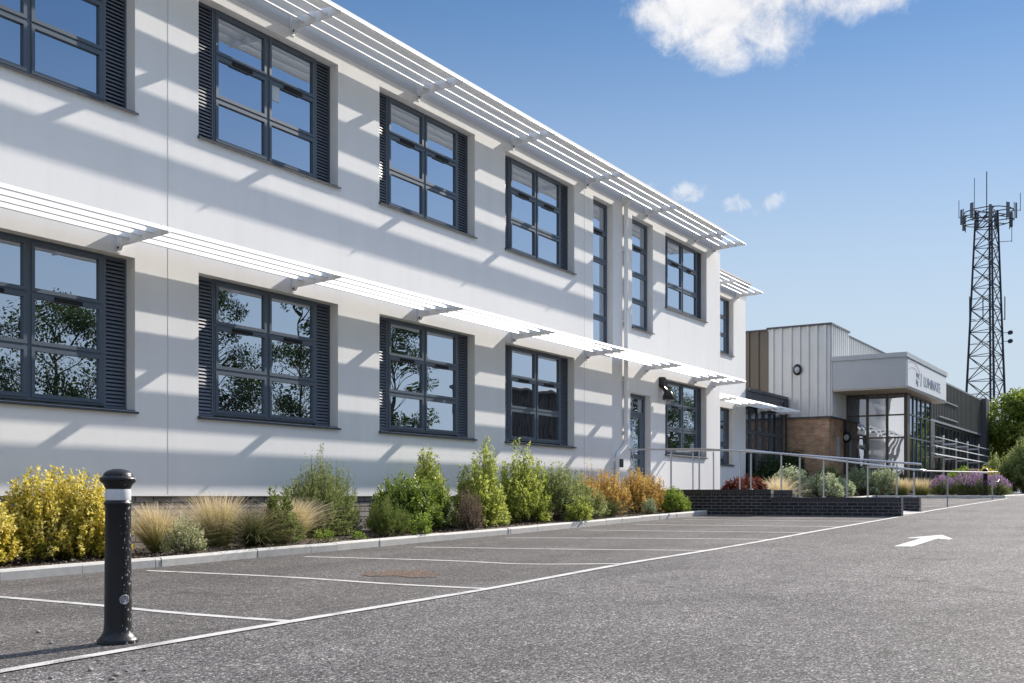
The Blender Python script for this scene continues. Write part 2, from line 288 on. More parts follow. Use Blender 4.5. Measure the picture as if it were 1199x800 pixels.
M['dark'] = mat('dark_recess', (.008, .009, .011), .8)
M['black'] = mat('black_metal', (.012, .012, .014), .35)
M['sill'] = mat('sill_metal', (.055, .062, .072), .5)
M['glass'] = m_glass('window_glass', refl=.56)
M['glass_lobby'] = m_glass('lobby_glass', (.025, .024, .022), refl=.30)
M['plinth'] = m_brick('plinth_brick', (.27, .24, .225), (.38, .34, .32), (.10, .09, .085), .75, bw=.3, bh=.09, ms=.012)
M['blue_brick'] = m_brick('blue_brick', (.012, .012, .018), (.035, .032, .042), (.16, .155, .155), .45, ms=.008)
M['red_brick'] = m_brick('red_brick', (.52, .30, .17), (.34, .18, .10), (.46, .38, .30), .8)
M['asphalt'] = m_asphalt()
M['paint'] = m_paint()
M['kerb'] = mat('kerb_concrete', (.56, .54, .50), .85, noise=(11, .5, (.38, .36, .33)), bump=(90, .5, .004))
M['concrete'] = mat('slab_concrete', (.33, .31, .29), .85, noise=(4, .5, (.24, .23, .21)), bump=(60, .4, .003))
M['soil'] = mat('bed_soil', (.07, .05, .036), .95, noise=(14, 1, (.15, .115, .085)), bump=(40, 1, .03))
M['chip'] = mat('bark_chip', (.16, .12, .09), .9, noise=(30, 1, (.05, .035, .025)))
M['stone'] = mat('pebble_stone', (.30, .27, .24), .8, noise=(25, 1, (.16, .14, .13)))
M['steel'] = mat('stainless_steel', (.56, .57, .59), .28, metal=.9)
M['white_clad'] = mat('pale_cladding', (.62, .62, .61), .42, noise=(1.5, .5, (.53, .53, .52)))
M['brown_clad'] = mat('brown_cladding', (.13, .105, .075), .5, noise=(1.5, .5, (.10, .08, .06)))
M['grey_clad'] = mat('grey_cladding', (.085, .085, .078), .5, noise=(1.5, .5, (.065, .065, .06)))
M['canopy'] = mat('canopy_panel', (.42, .44, .46), .45, noise=(1.2, .5, (.37, .385, .40)))
M['soffit'] = mat('canopy_soffit', (.5, .44, .36), .6)
M['sign_face'] = mat('sign_face', (.68, .70, .73), .4)
M['sign_text'] = mat('sign_text', (.24, .28, .36), .5)
M['sign_arc'] = mat('sign_arc', (.45, .44, .47), .5)
M['fascia_dark'] = mat('dark_fascia', (.07, .072, .08), .5)
M['brown_frame'] = mat('brown_frame', (.045, .030, .027), .4)
M['roof'] = mat('roof_felt', (.12, .12, .12), .9)
M['tower'] = mat('galvanised_lattice', (.045, .052, .075), .75, spec=.1)
M['antenna'] = mat('antenna_grey', (.22, .24, .27), .5)
M['panel'] = mat('antenna_panel', (.11, .125, .155), .6)
M['dull_steel'] = mat('dull_steel', (.34, .34, .35), .5)
M['band'] = mat('reflective_band', (.62, .63, .65), .35, noise=(40, .5, (.45, .46, .48)))
M['rust'] = m_asphalt(True)
M['blue'] = mat('sign_blue', (.02, .09, .36), .4)
M['paper'] = mat('paper_white', (.6, .66, .70), .6)
M['bark'] = mat('bark', (.09, .07, .05), .9, noise=(12, 1, (.05, .04, .03)), bump=(30, .8, .02))
M['twig'] = mat('twig', (.16, .12, .085), .9)
M['fence'] = mat('fence_timber', (.055, .045, .04), .85, noise=(4, .8, (.085, .07, .06)))
M['grass'] = mat('lawn', (.10, .13, .035), .95, noise=(3, 1, (.17, .17, .06)), bump=(30, 1, .04))
M['ground'] = mat('far_ground', (.12, .13, .06), .95, noise=(.05, 1, (.17, .15, .09)))
M['pave'] = mat('pale_tarmac', (.24, .225, .205), .9, noise=(3, .6, (.19, .18, .165)), bump=(80, .5, .004))
M['vehicle'] = mat('van_paint', (.6, .6, .6), .3)
# bollard: chipped black paint
M['bollard'] = mat('bollard_paint', (.010, .010, .012), .36, spec=.32)
nt = M['bollard'].node_tree; geo = N(nt, 'ShaderNodeNewGeometry'); n = N(nt, 'ShaderNodeTexNoise'); n.inputs['Scale'].default_value = 72; n.inputs['Detail'].default_value = 6; mp = N(nt, 'ShaderNodeMapping'); mp.inputs['Scale'].default_value = (1, 1, .5); nt.links.new(geo.outputs['Position'], mp.inputs[0]); nt.links.new(mp.outputs[0], n.inputs['Vector'])
sx = N(nt, 'ShaderNodeSeparateXYZ'); nt.links.new(geo.outputs['Normal'], sx.inputs[0])
side = mth(nt, 'MULTIPLY', mth(nt, 'MAXIMUM', mth(nt, 'ADD', mth(nt, 'MULTIPLY', sx.outputs[0], .55), mth(nt, 'MULTIPLY', sx.outputs[1], -.8)), 0), .16)
r = N(nt, 'ShaderNodeMapRange'); nt.links.new(mth(nt, 'ADD', n.outputs['Fac'], side), r.inputs[0]); r.inputs[1].default_value = .75; r.inputs[2].default_value = .775
mx = N(nt, 'ShaderNodeMix', data_type='RGBA'); nt.links.new(r.outputs[0], mx.inputs[0]); mx.inputs[6].default_value = (.010, .010, .012, 1); mx.inputs[7].default_value = (.34, .34, .36, 1)
nt.links.new(mx.outputs[2], nt.nodes['Principled BSDF'].inputs['Base Color'])
nb = N(nt, 'ShaderNodeBump'); nb.inputs['Strength'].default_value = .35; nb.inputs['Distance'].default_value = .004; nt.links.new(n.outputs['Fac'], nb.inputs['Height']); nt.links.new(nb.outputs[0], nt.nodes['Principled BSDF'].inputs['Normal'])
# ------------------------------------------------------------------ ground, kerbs, markings
def zg(x):
    if x < -40: return -1.88
    if x < 42: return -1 + .022 * x
    if x < 62: return -.076 + (x - 42) * .009
    return .104
XS = [-1500, -200, -40, -20, 0, 10, 20, 30, 42, 52, 62, 100, 200, 1500]
def sheet(name, m, xs, y0, y1, dz):
    b = MB(); xs = sorted(set(xs))
    for a, c in zip(xs[:-1], xs[1:]):
        b.quad((a, y0, zg(a) + dz), (c, y0, zg(c) + dz), (c, y1, zg(c) + dz), (a, y1, zg(a) + dz))
    return struct(b.build(name, m))
def cutx(x0, x1): return [x0] + [x for x in XS if x0 < x < x1] + [x1]
g = MB(); ys = [-1500, -60, 1500]
for a, c in zip(XS[:-1], XS[1:]):
    for y0, y1 in zip(ys[:-1], ys[1:]): g.quad((a, y0, zg(a) - .03), (c, y0, zg(c) - .03), (c, y1, zg(c) - .03), (a, y1, zg(a) - .03))
struct(g.build('ground', M['ground']))
sheet('car_park', M['asphalt'], cutx(-40, 52), -13, 12.6, 0)
sheet('lawn', M['grass'], cutx(62.3, 130), -40, 60, .03)
sheet('pavement', M['pave'], cutx(52, 62), -40, 9.5, -.004)
def kerb_line(name, pts, w=.125, h=.11, seg=.915):
    b = MB(); carry = 0
    for (xa, ya), (xb, yb) in zip(pts[:-1], pts[1:]):
        d = Vector((xb - xa, yb - ya)); Ln = d.length; d.normalize(); nrm = Vector((-d.y, d.x)); k = 0.0
        while k < Ln - .05:
            k2 = min(k + seg, Ln); p0 = Vector((xa, ya)) + d * (k + .005); p1 = Vector((xa, ya)) + d * (k2 - .005)
            j = random.uniform(-.006, .006); jz = random.uniform(-.006, .006)
            prof = [(0 + j, -.1), (0 + j, h - .025), (.02 + j, h), (w, h), (w, -.1)]
            vs = []
            for p in (p0, p1):
                for o_, z_ in prof: q = p + nrm * o_; vs.append((q.x, q.y, zg(q.x) + z_ + jz))
            n_ = 5; b.add(vs, [(i, (i + 1) % n_, n_ + (i + 1) % n_, n_ + i) for i in range(n_)] + [tuple(range(n_))[::-1], tuple(range(n_, 2 * n_))])
            k = k2
    return struct(b.build(name, M['kerb']))
KY = [(-6, 10.2), (6.4, 10.15), (8.3, 10.0), (9.8, 9.98), (11.2, 9.88), (13.7, 9.86), (15.6, 9.82), (20.0, 9.85), (24.55, 9.8)]
kerb_line('kerb', KY)
kerb_line('kerb', [(24.82 + 2.8, 9.9), (41.9, 9.9)])
kerb_line('kerb', [(42.0, 9.9), (42.0, 5.5)], h=.10)
kerb_line('kerb', [(42.0, 5.4), (51.5, 5.4), (60, 6.2)], h=.10)
def bed(name, poly, dz=.07):
    b = MB(); b.add([(x, y, zg(x) + dz) for x, y in poly], [tuple(range(len(poly)))]); return struct(b.build(name, M['soil']))
b = MB()
for (xa, ya), (xb, yb) in zip(KY[:-1], KY[1:]):
    xa2 = max(xa, -6); b.quad((xa2, ya + .12, zg(xa2) + .085), (xb, yb + .12, zg(xb) + .085), (xb, 12.02, zg(xb) + .11), (xa2, 12.02, zg(xa2) + .11))
struct(b.build('soil', M['soil']))
bed('soil', [(27.6, 10.02), (41.9, 10.02), (41.9, 14.05), (31.0, 14.05), (31.0, 11.95), (27.6, 11.95)], .085)
bed('soil', [(42.12, 5.53), (51.5, 5.53), (60, 6.3), (70, 7.5), (70, 9.6), (46.4, 9.6), (46.4, 12.2), (44.1, 12.2), (44.1, 14.05), (41.9, 14.05), (42.12, 10.0)], .075)
def line_mark(name, pts, w=.085, dz=.004):
    b = MB(); dense = []
    for (xa, ya), (xb, yb) in zip(pts[:-1], pts[1:]):
        k = max(2, int(math.hypot(xb - xa, yb - ya) / .35))
        for i in range(k): t = i / k; dense.append((xa + (xb - xa) * t, ya + (yb - ya) * t))
    dense.append(pts[-1])
    # smooth
    for _ in range(3):
        dense = [dense[0]] + [((dense[i - 1][0] + dense[i][0] * 2 + dense[i + 1][0]) / 4, (dense[i - 1][1] + dense[i][1] * 2 + dense[i + 1][1]) / 4) for i in range(1, len(dense) - 1)] + [dense[-1]]
    prev = None
    for i, (x, y) in enumerate(dense):
        a = dense[max(i - 1, 0)]; c = dense[min(i + 1, len(dense) - 1)]; d = Vector((c[0] - a[0], c[1] - a[1])).normalized(); nx, ny = -d.y, d.x
        ww = w / 2 * (1 + random.uniform(-.05, .05)); L_ = (x + nx * ww, y + ny * ww); R_ = (x - nx * ww, y - ny * ww)
        cur = ((L_[0], L_[1], zg(L_[0]) + dz), (R_[0], R_[1], zg(R_[0]) + dz))
        if prev: b.quad(prev[0], prev[1], cur[1], cur[0])
        prev = cur
    return struct(b.build(name, M['paint']))
line_mark('parking_line', [(-4, 5.3), (3.33, 5.27), (5.49, 5.27), (7.92, 5.20), (10.8, 5.30), (13.1, 5.22), (15.7, 5.22), (17.7, 5.27), (23.8, 5.28), (28, 5.38), (33, 5.36), (41.3, 5.24)], .10, .007)
for pts in [[(3.1, 9.9), (3.05, 5.33)], [(5.49, 8.9), (5.5, 7.33), (5.48, 6.94), (5.42, 6.33), (5.5, 5.33)], [(7.86, 9.7), (7.98, 7.91), (7.94, 6.84), (7.84, 6.39), (7.92, 5.25)],
            [(10.15, 9.5), (10.42, 7.25), (10.28, 6.51), (10.28, 6.22), (10.81, 5.36)], [(12.2, 9.3), (12.63, 7.04), (13.13, 5.28)],
            [(14.6, 9.3), (15.27, 7.21), (15.68, 5.28)], [(17.16, 9.3), (17.66, 5.33)], [(19.45, 9.3), (19.78, 5.33)], [(21.9, 9.3), (22.1, 5.33)],
            [(29.6, 9.3), (29.8, 5.42)], [(32, 9.3), (32.2, 5.42)], [(34.4, 9.3), (34.6, 5.42)], [(36.8, 9.3), (37, 5.4)], [(39.2, 9.3), (39.4, 5.35)]]:
    line_mark('parking_line', pts)
b = MB(); ax = [(14.84, 3.04), (16.75, 3.07), (16.55, 2.88), (16.75, 2.86), (17.72, 3.18), (16.85, 3.50), (16.65, 3.48), (16.75, 3.30), (14.8, 3.27)]
b.add([(x, y, zg(x) + .004) for x, y in ax], [(0, 1, 7, 8), (2, 3, 1), (3, 4, 5, 7, 1), (5, 6, 7)]); struct(b.build('arrow_marking', M['paint']))
b = MB(); k = 26                                                     # rust-stained worn patch on the bay
ring = [(8.78 + (.62 + .16 * math.sin(3 * t + 1) + .09 * math.sin(7 * t)) * .62 * math.cos(t), 6.86 + (.5 + .12 * math.sin(2 * t) + .06 * math.sin(9 * t)) * .95 * math.sin(t)) for t in [2 * math.pi * i / k for i in range(k)]]
b.add([(x, y, zg(x) + .004) for x, y in ring], [tuple(range(k))]); struct(b.build('rust_stain', M['rust']))
# ------------------------------------------------------------------ the white office building
D = 12.0
office = empty('office_building', (16.6, D, zg(16)), 'long two storey white rendered office building with grey framed windows and white sunshades', 'building')
OL = Vector(office.location)
def part(mb, name, m, parent=office, loc=None, bevel=0):
    """mesh written in world coordinates, parented to the office"""
    base = OL if parent is office else Vector((0, 0, 0))
    o = mb.build(name, m, parent, -base, bevel); return o
def wall_grid(mb, x0, x1, z0, z1, openings, Y, depth, m=0):
    xs = sorted({x0, x1, *[o[0] for o in openings], *[o[1] for o in openings]}); zs = sorted({z0, z1, *[o[2] for o in openings], *[o[3] for o in openings]})
    for xa, xb in zip(xs[:-1], xs[1:]):
        for za, zb in zip(zs[:-1], zs[1:]):
            cx, cz = (xa + xb) / 2, (za + zb) / 2
            if any(o[0] < cx < o[1] and o[2] < cz < o[3] for o in openings): continue
            mb.quad((xa, Y, za), (xb, Y, za), (xb, Y, zb), (xa, Y, zb), m)
    for a, c, e, f in openings:
        mb.quad((a, Y, e), (a, Y + depth, e), (a, Y + depth, f), (a, Y, f), m)
        mb.quad((c, Y, e), (c, Y, f), (c, Y + depth, f), (c, Y + depth, e), m)
        mb.quad((a, Y, f), (a, Y + depth, f), (c, Y + depth, f), (c, Y, f), m)
        mb.quad((a, Y, e), (c, Y, e), (c, Y + depth, e), (a, Y + depth, e), m)
        mb.quad((a, Y + depth, e), (c, Y + depth, e), (c, Y + depth, f), (a, Y + depth, f), m)
UP = (5.19, 7.24); LO = (1.15, 3.22)
W3 = [2.40, 6.52, 10.62, 14.71, 18.84]
ops1 = []
for x in W3: ops1 += [(x, x + 3.0, *UP), (x, x + 3.0, *LO)]
ops1 += [(27.0, 30.0, *UP), (27.0, 30.0, *LO)]
ops1 += [(22.78, 23.84, 3.62, 7.24), (24.92, 26.20, 4.36, 7.24), (24.82, 26.06, 0.0, 2.67)]
b = MB(); XA, XB, YB = 1.6, 31.1, 24.0; ZW = 7.42
wall_grid(b, XA, XB, .03, ZW, ops1, D, .30)
b.quad((XB, D, .03), (XB, YB, .03), (XB, YB, ZW), (XB, D, ZW)); b.quad((XA, D, .03), (XA, D, ZW), (XA, YB, ZW), (XA, YB, .03)); b.quad((XA, YB, .03), (XA, YB, ZW), (XB, YB, ZW), (XB, YB, .03))
b.quad((XA, D, .03), (XA, D + .06, .03), (XB, D + .06, .03), (XB, D, .03))
part(b, 'wall', M['render'])
b = MB(); D2 = 14.1; XC = 39.2
ops2 = [(34.9, 37.9, *UP), (34.9, 37.9, *LO)]
wall_grid(b, XB + .002, XC, .03, ZW, ops2, D2, .30)
b.quad((XC, D2, .03), (XC, 22, .03), (XC, 22, ZW), (XC, D2, ZW))
part(b, 'wall', M['render'])
b = MB(); b.box(XA + .03, XB - .03, D + .04, D + .2, -1.2, .03); b.box(XB - .2, XB - .03, D + .2, D2 + .04, -1.2, .03); b.box(XB - .02, XC - .03, D2 + .04, D2 + .2, -.6, .03)
part(b, 'plinth', M['plinth'])
def cove(Y): return [(Y + .5, ZW), (Y, ZW)] + [(Y - .20 * (1 - math.cos(t)), ZW + .60 * math.sin(t)) for t in [math.pi / 2 * i / 10 for i in range(1, 11)]] + [(Y - .21, 8.03), (Y - .21, 8.10), (Y + .5, 8.10)]
b = MB(); b.prismX(cove(D), XA - .05, XB + .0, smooth=False); part(b, 'eaves_fascia', M['fascia'])
b = MB(); b.prismX(cove(D2), XB + .01, XC + .05); part(b, 'eaves_fascia', M['fascia'])
b = MB(); b.box(XA, XB - .05, D + .5, YB, 7.9, 8.06); b.box(XB - .049, XC, D2 + .5, 22, 7.9, 8.06); part(b, 'roof', M['roof'])
# movement joints in the render
M['joint'] = mat('joint_bead', (.5, .5, .51), .8)
for x in (10.07, 22.33): b = MB(); b.box(x - .005, x + .005, D - .002, D + .01, .03, ZW); part(b, 'movement_joint', M['joint'])
# windows -------------------------------------------------------------
def slats(b, x0, x1, z0, z1, y, pitch=.052, d=.045):
    z = z0 + .01
    while z < z1 - .02:
        b.add([(x0, y, z), (x1, y, z), (x1, y + .010, z + .030), (x0, y + .010, z + .030), (x0, y + d, z + .030), (x1, y + d, z + .030), (x1, y + d, z + .050), (x0, y + d, z + .050)],
              [(0, 1, 2, 3), (0, 4, 5, 1), (3, 2, 6, 7), (4, 7, 6, 5)], 0); z += pitch
def frame_bars(b, xs, zs, y, bar, sash, dep=.07):
    """xs: list of (x0,x1) glazed columns, zs: rows; draws outer frame/mullions as boxes around each light, sashes set proud"""
    X0 = xs[0][0] - bar; X1 = xs[-1][1] + bar; Z0 = zs[0][0] - bar; Z1 = zs[-1][1] + bar
    edges = [X0] + [v for c in xs for v in c] + [X1]
    for i in range(0, len(edges), 2): b.box(edges[i], edges[i + 1], y, y + dep, Z0, Z1)
    ez = [Z0] + [v for c in zs for v in c] + [Z1]
    for c0, c1 in xs:
        for i in range(0, len(ez), 2): b.box(c0, c1, y + .001, y + dep, ez[i], ez[i + 1])
        for r0, r1 in zs:                                      # opening sash, 10 mm proud of nothing: stepped in profile
            s = sash
            b.box(c0, c0 + s, y - .014, y + .05, r0, r1); b.box(c1 - s, c1, y - .014, y + .05, r0, r1)
            b.box(c0 + s, c1 - s, y - .014, y + .05, r0, r0 + s); b.box(c0 + s, c1 - s, y - .014, y + .05, r1 - s, r1)
def make_window(w=3.0, h=2.05, lou=(.44, .36), cols=2, rows=3):
    """local coordinates: origin at lower-left of the opening on the wall face"""
    y = .17; xl = lou[0]; xr = w - lou[1]
    bar = .034; inner = (xr - xl - bar * 2 - (cols - 1) * .06) / cols
    xs = [(xl + bar + i * (inner + .06), xl + bar + i * (inner + .06) + inner) for i in range(cols)]
    ih = (h - .05 - 2 * bar - (rows - 1) * .03) / rows
    zs = [(.05 + bar + i * (ih + .03), .05 + bar + i * (ih + .03) + ih) for i in range(rows)]
    b = MB(); frame_bars(b, xs, zs, y, bar, .048)
    fr = b.build('window', M['frame'])
    b = MB()
    for c in xs:
        for r in zs: b.box(c[0] + .03, c[1] - .03, y + .022, y + .032, r[0] + .03, r[1] - .03)
    subs = [b.build('pane', M['glass'], fr)]
    if rows >= 3:
        for c in xs:
            b = MB(); zt = zs[-2][1]; cxm = (c[0] + c[1]) / 2; b.box(cxm - .2, cxm + .2, y - .034, y - .0142, zt - .050, zt + .004); subs.append(b.build('trickle_vent', M['dark'], fr))
    for x0, x1 in ([(0.0, xl)] if lou[0] else []) + ([(xr, w)] if lou[1] else []):
        b = MB(); t = .028
        b.box(x0 + .002, x0 + t, y + .006, y + .07, .03, h - .004); b.box(x1 - t, x1 - .002, y + .006, y + .07, .03, h - .004)
        b.box(x0 + t, x1 - t, y + .008, y + .07, .03, .03 + t); b.box(x0 + t, x1 - t, y + .008, y + .07, h - t, h - .004)
        slats(b, x0 + t, x1 - t, .03 + t, h - t, y + .016)
        b.quad((x0 + t, y + .068, .03), (x1 - t, y + .068, .03), (x1 - t, y + .068, h), (x0 + t, y + .068, h), 1)
        subs.append(b.build('louvre_panel', [M['louvre'], M['dark']], fr))
    b = MB(); b.add([(-.0, -.045, -.012), (w + .03, -.045, -.012), (w + .03, .19, .028), (-.0, .19, .028), (-.0, -.045, -.040), (w + .03, -.045, -.040), (w + .03, -.035, -.040), (-.0, -.035, -.040)],
                    [(0, 1, 2, 3), (0, 4, 5, 1), (4, 7, 6, 5)]); b.box(-.02, 0, -.047, .0, -.042, .0)
    b.box(.0, w, .0, .17, -.001, .012)
    subs.append(b.build('sill', M['sill'], fr))
    return fr
def copy_tree(o, parent):
    c = o.copy(); C.objects.link(c); c.parent = parent
    for ch in o.children: copy_tree(ch, c)
    return c
proto = None
for a, c, e, f in ops1[:12] + ops2:
    Yw = D if a < 31 else D2
    if proto is None: proto = make_window(h=2.05); o = proto; o.parent = office
    else: o = copy_tree(proto, office)
    if (e, f) == LO: o.scale = (1, 1, (f - e) / 2.05)
    o.location = Vector((a, Yw, e)) - OL
for (a, c, e, f), rows in (((22.78, 23.84, 3.62, 7.24), 5), ((24.92, 26.20, 4.36, 7.24), 4)):
    o = make_window(w=c - a, h=f - e, lou=(0, 0), cols=1, rows=rows if rows != 5 else 5); o.parent = office; o.location = Vector((a, D, e)) - OL
b = MB(); b.box(12.27, 12.43, 12.183, 12.189, 6.26, 6.54); part(b, 'window_notice', M['paper'])
# door ----------------------------------------------------------------
b = MB(); x0, x1, z0, z1 = 24.82, 26.06, .02, 2.66; y = D + .17
frame_bars(b, [(x0 + .05, x1 - .05)], [(z0 + .02, z0 + 2.08), (z0 + 2.14, z1 - .05)], y, .05, .05)
b.box(x1 - .34, x1 - .10, y - .012, y + .05, z0 + .06, z0 + 2.03)
b.box(x0 + .1, x1 - .34, y - .012, y + .05, z0 + .07, z0 + .25); b.box(x0 + .1, x1 - .34, y - .010, y + .05, .98, 1.10)
door = part(b, 'door', M['frame'])
b = MB(); b.box(x0 + .08, x1 - .3, y + .02, y + .03, z0 + .2, z0 + 2.04); b.box(x0 + .08, x1 - .08, y + .02, y + .03, z0 + 2.18, z1 - .08); part(b, 'pane', M['glass'], door)
b = MB(); b.tube([(x0 + .16, y - .01, 1.25), (x0 + .2, y - .09, 1.2), (x0 + .35, y - .09, 1.0), (x0 + .40, y - .09, .85), (x0 + .40, y - .01, .78)], .014, 8); part(b, 'handle', M['steel'], door)
b = MB(); b.box(25.11, 25.33, y + .012, y + .019, 1.66, 2.0)
door_sign = part(b, 'door_sign', M['paper'], door)
b = MB(); b.lathe([(0, .0), (.075, .0)], 0, 0, 0, 20)
b2 = MB(); b2.box(25.14, 25.30, y + .008, y + .0115, 1.70, 1.97); part(b2, 'sign_symbol', M['blue'], door)
b2 = MB(); b2.box(25.205, 25.235, y + .004, y + .0075, 1.75, 1.88); b2.lathe([(0, 0), (.02, .006), (.02, .03), (0, .036)], 25.22, y + .006, 1.895, 12); b2.box(25.18, 25.26, y + .004, y + .0072, 1.83, 1.85); part(b2, 'sign_figure', M['paper'], door)
b = MB(); b.box(25.08, 25.32, y + .012, y + .019, 1.18, 1.52); part(b, 'notice', M['paper'], door)
b = MB(); b.box(25.0, 25.38, y + .012, y + .019, .72, .92); part(b, 'notice', M['paper'], door)
# downpipe and vent -----------------------------------------------------
b = MB(); b.tube([(24.42, D - .07, 7.55), (24.42, D - .07, 1.45), (24.40, D - .07, 1.30), (23.98, D - .07, 1.06), (23.93, D - .07, .92), (23.93, D - .07, zg(24))], .055, 14)
for z in (6.2, 4.4, 2.9, 1.6): b.box(24.35, 24.49, D - .09, D, z, z + .05)
b.box(24.33, 24.51, D - .16, D + 0, 7.40, 7.62)
part(b, 'downpipe', M['white_metal'])
b = MB(); b.box(23.97, 24.17, D - .13, D - .0, .72, .93); part(b, 'vent_box', M['black'], bevel=.01)
# sunshades -------------------------------------------------------------
def blade_poly(k, Y, z):
    yi = Y - (.136 + .246 * k); zi = z + .102; yo = Y - (.271 + .246 * k); zo = z + .007
    cy, cz = (yi + yo) / 2, (zi + zo) / 2; ay, az = (yo - yi) / 2, (zo - zi) / 2; ln = math.hypot(ay, az); ny, nz = -az / ln, ay / ln
    return [(cy + ay * math.cos(t) + ny * .018 * math.sin(t), cz + az * math.cos(t) + nz * .018 * math.sin(t)) for t in [2 * math.pi * i / 14 for i in range(14)]]
def sunshade(x0, x1, Y, z, bx, base=.0):
    b = MB(); ed = sorted([x0] + [q for q in bx if x0 < q < x1] + [x1])
    for a, c in zip(ed[:-1], ed[1:]):
        for k in range(4): b.prismX(blade_poly(k, Y, z), a + .006, c - .006, smooth=True)
    sh = part(b, 'sunshade', M['white_metal'])
    for x in bx:
        p = [(Y, z - .12), (Y - .07, z - .12), (Y - .11, z - .065), (Y - 1.03, z - .015), (Y - 1.03, z + .004), (Y - .90, z + .110)]
        for k in (2, 1, 0): p += [(Y - (.136 + .246 * k) - .10, z + .12), (Y - (.136 + .246 * k), z + .145)]
        p += [(Y, z + .15)]
        b = MB(); b.extrude([(x - .012, yy, zz) for yy, zz in p], (.024, 0, 0)); b.box(x - .05, x + .05, Y - .010, Y - .001, z - .14, z + .17)
        for (yy, zz, r_) in ((-.05, .08, .011), (-.13, .03, .011), (-.06, -.04, .011), (-.05, -.085, .032)):
            b.tube([(x - .022, Y + yy, z + zz), (x + .022, Y + yy, z + zz)], r_, 10)
        b.tube([(x - .026, Y - .05, z - .085), (x + .026, Y - .05, z - .085)], .018, 10, 1)
        part(b, 'bracket', [M['steel_plate'], M['dark']], sh)
    return sh
bx1 = [2.63 + 3.3 * k for k in range(9)] + [30.5]
sunshade(XA, 30.62, D, 7.47, bx1); sunshade(XA, 30.62, D, 3.38, bx1)
bx2 = [33.0, 35.6, 38.2]
sunshade(31.25, 38.3, D2, 7.47, bx2); sunshade(31.25, 42.9, D2, 3.38, bx2 + [40.6, 42.8])
# wall lantern beside the door
wl = empty('security_camera', (26.66, D, 2.6), 'black dome security camera on a wall bracket above the ramp, right of the grey door', 'security camera')
b = MB(); b.box(-.09, .09, -.14, -.001, .36, .62); b.add([(-.06, -.14, .36), (.06, -.14, .36), (.06, -.02, .36), (-.06, -.02, .36), (-.05, -.30, .18), (.05, -.30, .18), (.05, -.2, .14), (-.05, -.2, .14)], [(0, 4, 5, 1), (1, 5, 6, 2), (2, 6, 7, 3), (3, 7, 4, 0), (4, 7, 6, 5)])
b.build('bracket', M['black'], wl, bevel=.012)
b = MB(); b.lathe([(0, .26), (.06, .25), (.11, .2), (.15, .1), (.155, 0), (.13, 0)], 0, -.24, 0, 24); b.build('housing', M['black'], wl)
b = MB(); b.lathe([(.128, .0), (.12, -.05), (.08, -.1), (0, -.125)], 0, -.24, 0, 24); b.build('dome', M['glass_lobby'], wl)
# ------------------------------------------------------------------ ramp walls, ramp and handrails
def ramp_wall(x0, x1, ys, label, cap=True):
    r = empty('brick_wall', ((x0 + x1) / 2, 8.5, zg(x0)), label, 'wall'); o = Vector(r.location)
    b = MB(); ya, ym, yb = ys; zb = zg(x0) - .2
    b.box(x0, x1, ym, ya, zb, .16 - .105); b.box(x0, x1, yb, ym - .0005, zb, -.03 - .105); b.build('brickwork', M['blue_brick'], r, -o)
    # soldier course of bricks on edge
    b = MB()
    for (y0, y1, zt) in ((ym, ya, .16), (yb, ym, -.03)):
        y = y0
        while y < y1 - .03:
            b.box(x0 - .003, x1 + .003, y + .003, min(y + .072, y1), zt - .1, zt); y += .075
    b.build('coping', M['coping'], r, -o)
    b = MB(); b.box(x0 + .004, x1 - .004, ym, ya, .155 - .105, .156); b.box(x0 + .004, x1 - .004, yb + .004, ym, -.035 - .105, -.034); b.build('mortar', M['mortar'], r, -o)
M['coping'] = mat('blue_brick_coping', (.022, .021, .027), .4, noise=(9, 1, (.045, .04, .048)))
M['mortar'] = mat('mortar', (.16, .155, .15), .9)
ramp_wall(24.60, 24.80, (11.98, 8.23, 5.27), 'dark blue brick ramp wall nearest the camera, stepping down towards the road, below the door')
ramp_wall(27.40, 27.60, (11.98, 8.59, 5.44), 'dark blue brick ramp wall behind the nearer one, its end showing at the road side')
b = MB(); b.add([(24.8, 12.2, .0), (27.4, 12.2, .0), (27.4, 9.6, .0), (24.8, 9.6, .0), (24.8, 5.3, zg(25.5) + .02), (27.4, 5.3, zg(26.5) + .02)], [(0, 3, 2, 1), (3, 4, 5, 2)])
b.quad((24.8, 5.3, -.7), (27.4, 5.3, -.7), (27.4, 5.3, zg(26.5) + .02), (24.8, 5.3, zg(25.5) + .02)); struct(b.build('ramp', M['concrete']))
def handrail(name, rail, posts, label, r=.024, m='steel'):
    e = empty(name, (rail[0][0], rail[0][1], 0), label, 'handrail', 'stainless steel handrails of the ramp'); o = Vector(e.location)
    b = MB(); b.tube(rail, r, 12); b.build('rail', M[m], e, -o)
    for (x, y, za, zb) in posts:
        b = MB(); b.tube([(x, y, za), (x, y, zb - .06)], .021, 10); b.tube([(x, y, zb - .062), (x, y, zb - .015)], .010, 8); b.lathe([(.0, .012), (.05, .012), (.05, 0)], x, y, za, 14); b.build('post', M[m], e, -o)
    return e
def railz(y, P):
    for (a, za), (c, zc) in zip(P[:-1], P[1:]):
        if c <= y <= a: return za + (zc - za) * (a - y) / (a - c)
    return P[-1][1]
PA = [(12.0, 1.19), (9.9, 1.15), (8.2, 1.02), (4.87, .70)]
handrail('handrail', [(24.70, 11.98, 1.19), (24.7, 9.9, 1.15), (24.7, 8.2, 1.02), (24.7, 5.0, .715), (24.7, 4.87, .70)],
         [(24.7, y, .16 if y > 8.23 else -.03, railz(y, PA)) for y in (10.82, 10.07, 8.75, 7.57, 6.48, 5.39)], 'near stainless steel handrail standing on the dark brick wall closest to the camera')
PB = [(12.0, 1.25), (9.9, 1.24), (8.6, 1.07), (5.55, .64)]
